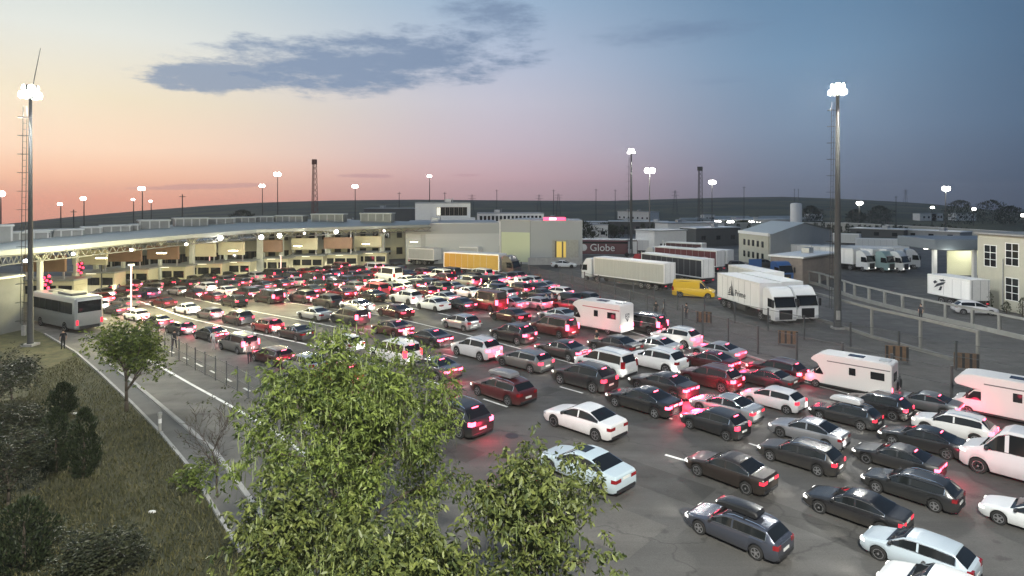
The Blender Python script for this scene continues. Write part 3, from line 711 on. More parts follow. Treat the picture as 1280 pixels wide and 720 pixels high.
# concrete frame fences on the right
def frame_fence(pts, label, h, step, rail_z, wall_h, th_=.28, panel=None):
    at, L = run(pts); o0 = at(0)[0]; th = thing('concrete_fence', label, 'fence', o0); k = int(L/step); cf = mat('pale_concrete', (.24,.24,.225), .85, noise=.15, nscale=1.2)
    for i in range(k+1):
        p, d = at(i*step); q = p-o0; mb = MB(); a = math.atan2(d.y, d.x); mb.box(-th_/2,th_/2,-th_/2,th_/2,0,h,b=.03); mb.build('post', cf, th, loc=q, rot=a)
    for nm, z0, z1, w_ in [('top_rail', rail_z, rail_z+.22, .2)]+([('base_wall', 0, wall_h, .24)] if wall_h else []):
        mb = MB()
        for i in range(k):
            a = at(i*step)[0]-o0; b = at((i+1)*step)[0]-o0; ribbon([a, b], w_, z0, z1, mb)
        me = fixn(mb.mesh(nm, cf)); link(nm, me, th)
    if panel:
        mb = MB()
        for i in range(k):
            a = at(i*step)[0]-o0; b = at((i+1)*step)[0]-o0; mb.add([a+Vector((0,0,wall_h)), b+Vector((0,0,wall_h)), b+Vector((0,0,rail_z)), a+Vector((0,0,rail_z))], [(0,1,2,3)])
        mb.build('wire_mesh', wmesh, th)
    return th
frame_fence([(985,348),(1026,358),(1065,373),(1117,387),(1146,394),(1179,402),(1216,410),(1253,419),(1300,430)], 'pale concrete post and rail fence with low base wall along the upper lorry park', 2.0, 3.0, 1.85, .45, panel=1)
frame_fence([(1010,396),(1053,410),(1091,423),(1160,442),(1229,462),(1300,482)], 'taller pale concrete posts with a single rail in front of the upper fence', 2.9, 5.2, 2.7, .3, th_=.22)
# plank panels leaning on the fence
woodm = mat('brown_board', (.16,.10,.06), .8, noise=.3, nscale=3)
for u, v, s, lb in [(985,432,.42,'brown and black striped board standing at the fence, left one of three'),(1121,453,.42,'brown and black striped board by the fence above the camper van'),(1208,463,.42,'brown and black striped board by the right concrete posts'),(672,352,.3,'small dark board on the fence behind the far queue'),(880,405,.4,'dark reddish board below the white lorry'),(888,405,.0,'')]:
    if not s: continue
    p = G(u, v, 0); th = thing('striped_board', lb, 'board', p, R(-20)); w = 1.9*s; h = 1.35*s+.75
    mb = MB(); mb.box(-w,w,0,.08,.15,h); mb.build('panel', woodm, th)
    for x in (-w*.95, -w*.35, w*.25, w*.8): mb = MB(); mb.box(x,x+w*.22,-.03,-.004,.18,h-.03); mb.build('black_stripe', black, th)
    mb = MB(); mb.box(-w,-w+.1,.0,.1,0,.149).box(w-.1,w,.0,.1,0,.149); mb.build('foot', darksteel, th)

# ------------------------------------------------------------------ lorry park buildings on the right
cream = mat('cream_render', (.42,.41,.34), .85, noise=.08, nscale=.8, bump=.15)
# the office block at the right edge
p0 = G(1222,381,0); p1 = G(1300,398,0)
rb, w = building('cream_office', 'cream two storey office block with white grid windows at the right edge', 'building', p0, p1, 14, 8.1, cream, mat('grey_roof', (.2,.21,.21), .8), over=.3)
for (u, z0) in ((1238,4.6),(1265,5.0),(1265,1.3)):
    a = (Vector((*g2(u,381+(u-1222)*.22),0))-Vector((*p0[:2],0))).length
    window_part(rb, a-.85, a+.85, 0, z0, z0+2.3, whitep, (2,3))
mb = MB(); mb.tube((w*.45,-.12,0), (w*.45,-.12,5.6), .07); mb.build('drainpipe', steel, rb)
# repair shed with gable roof in the middle
p0 = G(925,326,0); p1 = G(963,334,0); p2 = G(1040,322,0)
d1 = Vector((p1.x-p0.x, p1.y-p0.y, 0)); 
sh = thing('gable_shed', 'grey gabled workshop with a pale office front behind the white lorries', 'building', (0,0,0))
A = Vector((*p0[:2],0)); B = Vector((*p1[:2],0)); D = Vector((p2.x-p1.x, p2.y-p1.y, 0))
hh = 6.2; C2 = B+D; D2 = A+D; R1 = (A+B)/2; 
mb = MB(); up = Vector((0,0,hh)); pk = Vector((0,0,hh+1.9)); Rm = (B+C2)/2; Lm = (A+D2)/2
mb.add([A,B,C2,D2,A+up,B+up,C2+up,D2+up,Rm+pk,Lm+pk], [(0,1,5,4),(1,2,6,8,5),(2,3,7,6),(3,0,4,9,7)]); me = fixn(mb.mesh('wall', mat('shed_grey', (.36,.375,.37), .7, noise=.08, nscale=.4))); link('wall', me, sh)
mb = MB(); e = Vector((0,0,.12)); ov = (A-B).normalized()*.4
mb.add([B+up+e-ov, Rm+pk+e-ov, Lm+pk+e+ov, A+up+e+ov, C2+up+e-ov, D2+up+e+ov], [(0,1,2,3),(1,4,5,2)]); link('roof', mb.mesh('roof', mat('shed_roof', (.42,.45,.45), .6)), sh)
fw = Vector((-(B-A).y, (B-A).x, 0)).normalized(); an = math.atan2((B-A).y, (B-A).x); Lw = (B-A).length
fo = link('office_front', None, sh, A, an)
bpy.data.objects.remove(fo)
mb = MB(); mb.box(0, Lw*.97, -.25, -.01, 0, 5.9); fo = mb.build('office_front', cream, sh, loc=A, rot=an)
for zz in (1.2, 3.6):
    for k in range(5):
        x = Lw*(.2+.15*k); g = MB(); g.box(x-.4,x+.4,-.31,-.252,zz,zz+1.2); g.build('window', glass, fo)
mb = MB(); mb.box(-.1, Lw*.99, -.4, -.01, 5.91, 6.5); mb.build('parapet', whitep, sh, loc=A, rot=an)
p0 = G(962,352,0); p1 = G(1001,361,0)
an2, w = building('brick_store', 'small brown brick store with a flat white roof in front of the workshop', 'building', G(1003,356,0), G(1047,347,0), 5, 3.7, mat('brown_brick', (.22,.185,.16), .9, noise=.15, nscale=2), whitep, over=.25)
# silo
p = PX(995,283,200); th = thing('silo', 'white cylindrical silo standing behind the workshop roof', 'silo', (p.x, 200, 0))
mb = MB(); mb.lathe([(1.75,0),(1.75,11.4),(1.5,11.8),(.1,11.95)], 20); mb.build('tank', whitep, th, ang=40); mb = MB(); mb.tube((1.8,-.4,0), (1.8,-.4,11.5), .06).tube((1.8,.1,0), (1.8,.1,11.5), .06); mb.build('ladder', steel, th)
th.location.z = 1.0-1.0
# canopy station at right (lit)
st = thing('fuel_canopy', 'lit service canopy with a dark roof behind the white trailer on the right', 'canopy', G(1168,357,0), R(-4))
mb = MB(); mb.box(0,15,0,10,5.4,7.0,b=.1); mb.build('roof', mat('station_roof', (.16,.19,.22), .6), st)
for x in (.5, 6.3, 14.2):
    mb = MB(); mb.box(x,x+.5,1,1.5,0,5.4); mb.build('column', whitep, st)
mb = MB(); mb.box(5,14.5,5,5.2,1.0,4.9); mb.build('lit_wall', mat('lit_wall', (.75,.74,.55), .7), st)
mb = MB(); mb.box(1,4,4,4.4,5.2,5.38).box(7,12,3.5,3.9,5.2,5.38); mb.build('tube_lamp', mat('tube_lamp', (1,1,1), .4, emit=(1,1,.8), strength=12), st)
lamp('lamp', (7,2.4,4.8), 260, (1,1,.78), .5, parent=st); lamp('lamp', (2,-.5,4.8), 160, (1,1,.85), .5, parent=st)
# ------------------------------------------------------------------ cars
def interp(K, s):
    for (a, va), (b, vb) in zip(K[:-1], K[1:]):
        if s <= b:
            t = (s-a)/(b-a) if b > a else 0; return va+(vb-va)*t
    return K[-1][1]
CARS = {
 'sedan': dict(L=4.75, W=1.83, top=[(0,.60),(.012,.70),(.05,.77),(.16,.88),(.27,.96),(.31,1.03),(.43,1.36),(.50,1.44),(.60,1.445),(.69,1.40),(.84,1.09),(.88,1.06),(.985,1.03),(1,.96)],
    belt=[(0,.55),(.05,.72),(.27,.90),(.85,.99),(1,.93)], ws=(.28,.45), rw=(.70,.85), sg=(.31,.83), bp=(.535,.555), r=.33, ax=(.185,.80), tl=(.72,.88,.40)),
 'hatch': dict(L=4.15, W=1.78, top=[(0,.62),(.012,.74),(.06,.82),(.17,.93),(.24,1.00),(.28,1.06),(.41,1.41),(.50,1.49),(.70,1.49),(.84,1.44),(.955,1.05),(.985,1.0),(1,.9)],
    belt=[(0,.56),(.06,.76),(.25,.93),(.9,1.03),(1,.88)], ws=(.255,.43), rw=(.855,.955), sg=(.28,.86), bp=(.53,.55), r=.31, ax=(.19,.82), tl=(.78,1.0,.26)),
 'estate': dict(L=4.75, W=1.83, top=[(0,.60),(.012,.70),(.05,.78),(.16,.89),(.26,.97),(.30,1.04),(.42,1.38),(.50,1.46),(.74,1.46),(.87,1.42),(.96,1.06),(.985,1.02),(1,.9)],
    belt=[(0,.55),(.05,.74),(.26,.92),(.9,1.0),(1,.88)], ws=(.27,.44), rw=(.88,.96), sg=(.30,.88), bp=(.53,.55), r=.33, ax=(.185,.79), tl=(.76,.94,.28)),
 'suv': dict(L=4.65, W=1.90, top=[(0,.70),(.012,.86),(.05,.95),(.16,1.04),(.25,1.10),(.29,1.17),(.40,1.56),(.48,1.66),(.70,1.67),(.85,1.62),(.955,1.17),(.985,1.10),(1,.98)],
    belt=[(0,.64),(.05,.88),(.25,1.05),(.9,1.15),(1,.96)], ws=(.26,.42), rw=(.86,.955), sg=(.29,.87), bp=(.53,.55), r=.38, ax=(.19,.80), tl=(.84,1.05,.30)),
 'mpv': dict(L=4.9, W=1.94, top=[(0,.72),(.012,.86),(.05,.94),(.13,1.05),(.20,1.12),(.24,1.22),(.36,1.72),(.44,1.84),(.75,1.86),(.93,1.82),(.985,1.20),(.993,1.1),(1,.98)],
    belt=[(0,.64),(.05,.86),(.2,1.06),(.9,1.12),(1,.96)], ws=(.20,.38), rw=(.94,.985), sg=(.24,.93), bp=(.50,.52), r=.35, ax=(.17,.80), tl=(.85,1.35,.16)),
 'van': dict(L=5.4, W=2.02, top=[(0,.80),(.012,1.0),(.04,1.1),(.12,1.22),(.16,1.32),(.19,1.42),(.29,2.08),(.36,2.28),(.75,2.32),(.97,2.28),(.99,1.5),(.995,1.3),(1,1.2)],
    belt=[(0,.75),(.04,1.0),(.16,1.22),(.9,1.28),(1,1.2)], ws=(.155,.30), rw=(.97,.99), sg=(.19,.90), bp=(.34,.37), r=.36, ax=(.15,.80), tl=(.9,1.45,.14)),
}
def car_shape(sp):
    L, Wd, r = sp['L'], sp['W'], sp['r']; hw = Wd/2
    a1, a2 = sp['ax']; ra = r+.055
    def wid(s):
        w = hw
        if s < .16: w *= 1-.20*((.16-s)/.16)**2.2
        if s > .86: w *= 1-.13*((s-.86)/.14)**2
        return w
    def zlow(s):
        z = .24+ (.10*(1-s/.04) if s < .04 else 0) + (.10*(s-.96)/.04 if s > .96 else 0)
        for a in (a1, a2):
            dx = abs(s-a)*L
            if dx < ra: z = max(z, r+math.sqrt(ra*ra-dx*dx))
        return z
    ss = set([0,.006,.012,.03,1,.994,.985,.97])
    ss |= {round(i/46,4) for i in range(47)}
    for a in (a1, a2):
        for k in range(-6, 7): ss.add(round(a+ra/L*math.sin(k/6*math.pi/2)*1.0, 4))
        ss |= {round(a+(ra+.002)/L,4), round(a-(ra+.002)/L,4)}
    for k in ('ws','rw','sg','bp'): ss |= set(sp[k])
    ss |= {a for a, _ in sp['top']}
    ss = sorted(x for x in ss if 0 <= x <= 1); out = [ss[0]]
    keep = set(sp['ws'])|set(sp['rw'])|set(sp['sg'])|set(sp['bp'])
    for x in ss[1:]:
        if x-out[-1] < .0045 and x not in keep: continue
        if x in keep and x-out[-1] < .0045 and out[-1] not in keep: out[-1] = x; continue
        out.append(x)
    st = out
    NP = 11; sec = []
    rt = hw*.76
    for s in st:
        w = wid(s); T = interp(sp['top'], s); b = min(interp(sp['belt'], s), T-.015); zl = zlow(s)
        k = max(0, min(1, (T-b-.03)/.38)); k = k*k*(3-2*k)
        wr = w*.90+(rt*(.96+.04*(1-abs(s-.55)))-w*.90)*k
        zm = max(zl+.05, zl+(b-zl)*.5)
        P = [(w*.95, zl), (w*.985, zl+min(.06,(b-zl)*.2)), (w, zm), (w*.985, zl+(b-zl)*.86), (w*.935, b)]
        top_in = T-.055*k-.01
        def lp(t, bul=0): return (w*.935+(wr-w*.935)*t+bul, b+(top_in-b)*t)
        P += [lp(.07), lp(.90, .01*k), (wr*.97, T-.03*k-.006), (wr*.84, T-.008*k-.003), (wr*.45, T-.001), (0, T+.006*k)]
        sec.append([(L*.5-s*L, y, z) for y, z in P])
    return st, sec, wid, NP
def build_parts(kind):
    sp = CARS[kind]; st, sec, wid, NP = car_shape(sp); L = sp['L']; hw = sp['W']/2; r = sp['r']; n = len(st)
    V = []; 
    for row in sec: V += row + [(x,-y,z) for x, y, z in row[-2::-1]]
    MN = 2*NP-1
    def inr(i, k): a, b = sp[k]; m = (st[i]+st[i+1])/2; return a < m < b
    faces = {'body': [], 'windscreen': [], 'rear_window': [], 'side_window_l': [], 'side_window_r': []}
    for i in range(n-1):
        for j in range(MN-1):
            jj = j if j < NP-1 else MN-2-j          # mirrored row index
            f = (i*MN+j, i*MN+j+1, (i+1)*MN+j+1, (i+1)*MN+j)
            key = 'body'
            hgt = V[i*MN+6][2]-V[i*MN+4][2]
            if jj == 5 and inr(i, 'sg') and not inr(i, 'bp'):
                h2 = V[(i+1)*MN+6][2]-V[(i+1)*MN+5][2]
                key = 'side_window_l' if j < NP-1 else 'side_window_r'
            elif jj >= 7 and inr(i, 'ws'): key = 'windscreen'
            elif jj >= 7 and inr(i, 'rw'): key = 'rear_window'
            faces[key].append(f)
    faces['body'] += [tuple(range(MN)), tuple((n-1)*MN+k for k in range(MN))[::-1]]
    out = {}
    def sub(key, name, m_, ang=38):
        mb = MB(); used = {}; fs = []
        for f in faces[key]:
            g = []
            for i in f:
                if i not in used: used[i] = len(used)
                g.append(used[i])
            fs.append(tuple(g))
        mb.add([V[i] for i in used], fs); me = mb.mesh(name, m_); 
        return me
    body = sub('body', 'body', paint('silver', (.5,.5,.5))); 
    bm = bmesh.new(); bm.from_mesh(body); bmesh.ops.recalc_face_normals(bm, faces=bm.faces)
    # outward check
    c = sum((f.normal.dot(f.calc_center_median()-Vector((0,0,.7)))*f.calc_area() for f in bm.faces))
    if c < 0: bmesh.ops.reverse_faces(bm, faces=bm.faces[:])
    bm.to_mesh(body); bm.free(); body.polygons.foreach_set('use_smooth', [True]*len(body.polygons)); body.set_sharp_from_angle(angle=R(32))
    P = [('body', body)]
    for k, nm in (('windscreen','windscreen'),('rear_window','rear_window'),('side_window_l','side_window'),('side_window_r','side_window')):
        me = sub(k, nm, glass); bm = bmesh.new(); bm.from_mesh(me)
        bmesh.ops.recalc_face_normals(bm, faces=bm.faces)
        c = sum((f.normal.dot(f.calc_center_median()-Vector((0,0,.9)))*f.calc_area() for f in bm.faces))
        if c < 0: bmesh.ops.reverse_faces(bm, faces=bm.faces[:])
        bm.to_mesh(me); bm.free(); me.polygons.foreach_set('use_smooth', [True]*len(me.polygons)); me.set_sharp_from_angle(angle=R(40)); P.append((nm, me))
    # underbody fills the arches
    mb = MB(); mb.box(-L/2+.12, L/2-.12, -hw+.26, hw-.26, .19, .62); P.append(('underbody', mb.mesh('underbody', black)))
    zb = interp(sp['top'], 1)
    # rear bumper strip and sill
    mb = MB(); w1 = wid(1)*.97; mb.box(-L/2-.03, -L/2+.05, -w1+.05, w1-.05, .27, .42, b=.02); P.append(('bumper_trim', mb.mesh('bumper_trim', black)))
    # tail lights wrap round the corner
    z0, z1, wl = sp['tl']
    for sg in (1, -1):
        pl = []
        for s in (.955,.97,.985,1.0): pl.append((L/2-s*L, sg*(wid(s)*.995+.012)))
        x2 = -L/2-.014; pl[-1] = (x2+.03, pl[-1][1]); pl += [(x2, sg*(wid(1)*.97)), (x2, sg*(wid(1)*.99-wl)), (-L/2+.08, sg*(wid(1)*.99-wl)), (L/2-.955*L, sg*(wid(.955)-.12))]
        mb = MB(); mb.prism(pl, z0, z1, 'z'); me = fixn(mb.mesh('tail_light', tail_on)); P.append(('tail_light', me))
    if kind in ('sedan',): mb = MB(); mb.box(-L*.36, -L*.345, -.2, .2, 1.02, 1.05)
    mb = MB(); xr = L/2-sp['rw'][0]*L+.02; zt = interp(sp['top'], sp['rw'][0]); mb.box(xr-.10, xr-.03, -.22, .22, zt-.015, zt+.022); P.append(('brake_light', mb.mesh('brake_light', tail_on)))
    # headlights
    for sg in (1, -1):
        zt = interp(sp['top'], .02); pl = [(L/2-s*L+.012, sg*(wid(s)*1.0+.008)) for s in (.055,.035,.018,.008)]
        pl += [(L/2+.006, sg*wid(0)*.97), (L/2+.006, sg*(wid(0)*.62)), (L/2-.10, sg*(wid(0)*.62)), (L/2-.055*L, sg*(wid(.055)-.1))]
        mb = MB(); mb.prism(pl, zt-.15, zt-.05, 'z'); P.append(('headlight', fixn(mb.mesh('headlight', head_off))))
    mb = MB(); mb.box(L/2-.04, L/2+.02, -.42, .42, .40, .60, b=.02); P.append(('grille', mb.mesh('grille', black)))
    mb = MB(); zp = .84 if kind == 'sedan' else .62; mb.box(-L/2-.022, -L/2-.003, -.26, .26, zp-.06, zp+.06); P.append(('number_plate', mb.mesh('number_plate', plate_m)))
    for sg in (1, -1):
        mb = MB(); s = sp['sg'][0]+.035; x = L/2-s*L; zm = interp(sp['belt'], s)+.03; w = wid(s)
        a, b = sorted((sg*(w*.93), sg*(w+.17))); mb.box(x-.02, x+.12, a, b, zm, zm+.13, b=.03); P.append(('mirror', mb.mesh('mirror', black)))
    # window trim
    for q in (0, 1):
        pts = []
        for i in range(n):
            if sp['sg'][0]-.001 <= st[i] <= sp['sg'][1]+.001:
                j = 5 if not q else MN-1-5; p = Vector(V[i*MN+j]); p.y *= 1.006; pts.append(p)
        pt2 = []
        for i in range(n):
            if sp['sg'][0]-.001 <= st[i] <= sp['sg'][1]+.001:
                j = 6 if not q else MN-1-6; p = Vector(V[i*MN+j]); p.y *= 1.008; p.z += .004; pt2.append(p)
        mb = MB(); mb.path(pts[::2]+[pts[-1]], .021, 4); mb.path(pt2[::2]+[pt2[-1]], .021, 4); mb.tube(pts[-1], pt2[-1], .021, n=4); P.append(('window_trim', mb.mesh('window_trim', chrome)))
    if kind in ('estate','suv','mpv'):
        for sg in (1, -1):
            ia = sp['ws'][1]+.03; ib = sp['rw'][0]-.02; pts = []
            for k in range(7):
                s = ia+(ib-ia)*k/6; pts.append((L/2-s*L, sg*hw*.66, interp(sp['top'], s)+(.045 if 0 < k < 6 else -.01)))
            mb = MB(); mb.path(pts, .018, 5); P.append(('roof_rail', mb.mesh('roof_rail', chrome)))
    return P
def wheel_meshes(r, w=.21):
    mb = MB(); mb.lathe([(r*.66,-w/2),(r*.93,-w/2),(r,-w/2+.03),(r,w/2-.03),(r*.93,w/2),(r*.66,w/2)], 18, axis='y'); ty = mb.mesh('tyre', rubber, ang=40)
    mb = MB(); mb.lathe([(r*.66,-w*.3),(r*.67,w/2+.004),(r*.60,w/2+.004),(r*.57,w*.3),(.01,w*.3)], 18, axis='y')
    for i in range(5):
        t = 2*math.pi*i/5; c, s = math.cos(t), math.sin(t); a = MB()
        q = [(.045,-.04),(r*.6,-.035),(r*.6,.035),(.045,.04)]
        vs = [(x*c-z*s, y, x*s+z*c) for y in (w*.3+.004, w/2) for x, z in q]
        mb.add(vs, [(0,1,2,3),(7,6,5,4),(0,4,5,1),(1,5,6,2),(2,6,7,3),(3,7,4,0)])
    mb.lathe([(.05,w*.3),(.05,w/2+.012),(.01,w/2+.014)], 10, axis='y')
    ri = fixn(mb.mesh('rim', alloy)); return ty, ri
PROTO = {}
NEARONLY = ('mirror','number_plate','roof_rail','window_trim','grille','bumper_trim','brake_light','underbody')
def car_protos():
    for k in CARS:
        sp = CARS[k]; PROTO[k] = (build_parts(k), wheel_meshes(sp['r']))
car_protos()
PAINT = {'white': (.74,.74,.73), 'silver': (.42,.43,.44), 'grey': (.15,.155,.16), 'black': (.018,.018,.02), 'dark red': (.060,.007,.010), 'red': (.22,.014,.02), 'dark blue': (.02,.03,.07), 'pale blue': (.55,.64,.68), 'dark grey': (.05,.052,.055), 'slate': (.085,.095,.125), 'beige': (.40,.37,.31), 'brown': (.045,.034,.030)}  # dark red also paints the brake-light tint onto dark cars
PM = {k: mat('car_'+k.replace(' ', '_'), v, .26, .55 if k in ('silver','grey','dark grey','brown','beige','dark blue') else .0, coat=.8) for k, v in PAINT.items()}
PV = {}
def dusty(n, c, metal, k):
    m = mat(n, c, .3, metal, coat=.35); t = m.node_tree; b = t.nodes['Principled BSDF']; co = t.nodes.new('ShaderNodeTexCoord')
    nz_ = t.nodes.new('ShaderNodeTexNoise'); nz_.inputs['Scale'].default_value = 1.3+k; nz_.inputs['Detail'].default_value = 2.5
    sp_ = t.nodes.new('ShaderNodeSeparateXYZ'); t.links.new(co.outputs['Object'], nz_.inputs['Vector']); t.links.new(co.outputs['Object'], sp_.inputs[0])
    # road dust lies on the sills and lower doors, thin film elsewhere
    mr_ = t.nodes.new('ShaderNodeMapRange'); mr_.inputs[1].default_value = .75; mr_.inputs[2].default_value = .25; mr_.inputs[3].default_value = .0; mr_.inputs[4].default_value = .5
    t.links.new(sp_.outputs[2], mr_.inputs[0]); mu = t.nodes.new('ShaderNodeMath'); mu.operation = 'MULTIPLY'; t.links.new(mr_.outputs[0], mu.inputs[0]); t.links.new(nz_.outputs[0], mu.inputs[1])
    mx = t.nodes.new('ShaderNodeMix'); mx.data_type = 'RGBA'; q = [i for i in mx.inputs if i.type == 'RGBA']; q[0].default_value = (*c, 1); q[1].default_value = (.13,.115,.09,1)
    t.links.new(mu.outputs[0], mx.inputs['Factor']); t.links.new([o_ for o_ in mx.outputs if o_.type == 'RGBA'][0], b.inputs['Base Color'])
    m2 = t.nodes.new('ShaderNodeMapRange'); m2.inputs[1].default_value = .3; m2.inputs[2].default_value = .7; m2.inputs[3].default_value = .18; m2.inputs[4].default_value = .5; t.links.new(nz_.outputs[0], m2.inputs[0]); b.inputs['Roughness'].default_value = .24+.06*k
    return m
for k_, v_ in PAINT.items():
    mt = .55 if k_ in ('slate','silver','grey','dark grey','brown','beige','dark blue') else 0.0
    PV[k_] = [dusty('car_%s_%d' % (k_.replace(' ','_'), i), tuple(min(.8, x*f*g_) for x, g_ in zip(v_, tint)), mt, i) for i, (f, tint) in enumerate(((1,(1,1,1)),(.8,(1,1.0,1.05)),(1.25,(1.03,1,.95)),(.92,(.97,1,1.03))))]
HLD = None
def make_car(kind, colour, x, y, rz, label, group, near, brake=True, head=True, trim=None, plate=None, roofbox=None, roofcol=None, spot=True, name=None, bri=0):
    sp = CARS[kind]; parts, (ty, ri) = PROTO[kind]
    th = thing(name or {'van':'minibus'}.get(kind, 'car'), label, {'suv':'car','mpv':'car','van':'minibus'}.get(kind, 'car'), (x, y, .006), rz, group)
    for nm, me in parts:
        if not near and nm in NEARONLY: continue
        if nm == 'brake_light' and not brake: continue
        o = link(nm, me, th)
        if nm == 'body': o.material_slots[0].link = 'OBJECT'; o.material_slots[0].material = rnd.choice(PV[colour]) if colour in PV else PM[colour]
        if nm == 'tail_light': o.material_slots[0].link = 'OBJECT'; o.material_slots[0].material = (tail_on if bri < .7 else tail_mid) if brake else (tail_dim if brake is None else tail_off)
        if nm == 'brake_light': o.material_slots[0].link = 'OBJECT'; o.material_slots[0].material = tail_on
        if nm == 'window_trim' and trim == 'black': o.material_slots[0].link = 'OBJECT'; o.material_slots[0].material = black
        if nm == 'number_plate' and plate: o.material_slots[0].link = 'OBJECT'; o.material_slots[0].material = plate
        if nm == 'headlight' and head: o.material_slots[0].link = 'OBJECT'; o.material_slots[0].material = head_on
    L = sp['L']; hw = sp['W']/2
    for a in sp['ax']:
        for sg in (1, -1):
            w = link('wheel', ty, th, (L/2-a*L, sg*(hw-.125), sp['r']), (0, 0, 0 if sg > 0 else math.pi))
            if near: link('rim', ri, w)
    if roofbox:
        zt = interp(sp['top'], .6); mb = MB()
        prof = [(-1.05,.03),(-1.0,.0),(1.0,.0),(1.12,.06),(1.0,.2),(.6,.31),(-.6,.36),(-1.0,.3),(-1.08,.15)]
        mb2 = MB(); w0 = .36
        rows = [(-w0-.05,.6),(-w0,.9),(-w0+.1,1.0),(w0-.1,1.0),(w0,.9),(w0+.05,.6)]
        vs = []; 
        for yy, k in rows: vs += [(px*(.9+.1*k), yy, .02+pz*k) for px, pz in prof]
        m_ = len(prof); fs = [tuple(range(m_)), tuple(range(5*m_, 6*m_))[::-1]]
        for q in range(5):
            for i in range(m_): j = (i+1) % m_; fs.append((q*m_+i, q*m_+j, (q+1)*m_+j, (q+1)*m_+i))
        mb2.add(vs, fs); me = fixn(mb2.mesh('roof_box', mat('box_'+roofbox, {'silver': (.5,.51,.52), 'black': (.015,.015,.016), 'grey': (.2,.2,.21)}[roofbox], .35, coat=.4), ang=35))
        rb_ = link('roof_box', me, th, (-.15, 0, zt+.10)); tag(rb_, roofbox+' roof box')
        mb = MB(); 
        for xx in (.45, -.7): mb.box(xx-.03, xx+.03, -hw*.72, hw*.72, zt+.06, zt+.10)
        mb.build('roof_bar', black, th)
    if roofcol:
        pass
    if spot and head:
        lk = bpy.data.lights.get('headlamp_beam')
        if not lk:
            lk = bpy.data.lights.new('headlamp_beam', 'SPOT'); lk.energy = 420; lk.spot_size = R(80); lk.spot_blend = .9; lk.shadow_soft_size = .12; lk.color = (1,.97,.88)
        if y < 46:
            lk = bpy.data.lights.get('headlamp_beam_dipped')
            if not lk: lk = bpy.data.lights['headlamp_beam'].copy(); lk.name = 'headlamp_beam_dipped'; lk.energy = 110
        o = bpy.data.objects.new('headlight_beam', lk); C.objects.link(o); o.parent = th; o.location = (L/2+.22, 0, .62); o.rotation_euler = (R(83), 0, R(-90))
    if brake and bri < .7:
        lk = bpy.data.lights.get('brake_glow')
        if not lk:
            lk = bpy.data.lights.new('brake_glow', 'POINT'); lk.energy = 78; lk.shadow_soft_size = .25; lk.color = (1,.03,.10)
        o = bpy.data.objects.new('tail_glow', lk); C.objects.link(o); o.parent = th; o.location = (-L/2-.45, 0, .85)
    return th
def cscale(u, v):
    r = math.hypot(u-640, v-360); return 1-.20*max(0, min(1, (r-180)/260))
def heading(u):
    return interp([(-200,27),(150,32),(300,36),(450,40.5),(600,44),(900,48),(1280,50),(1600,50)], u)
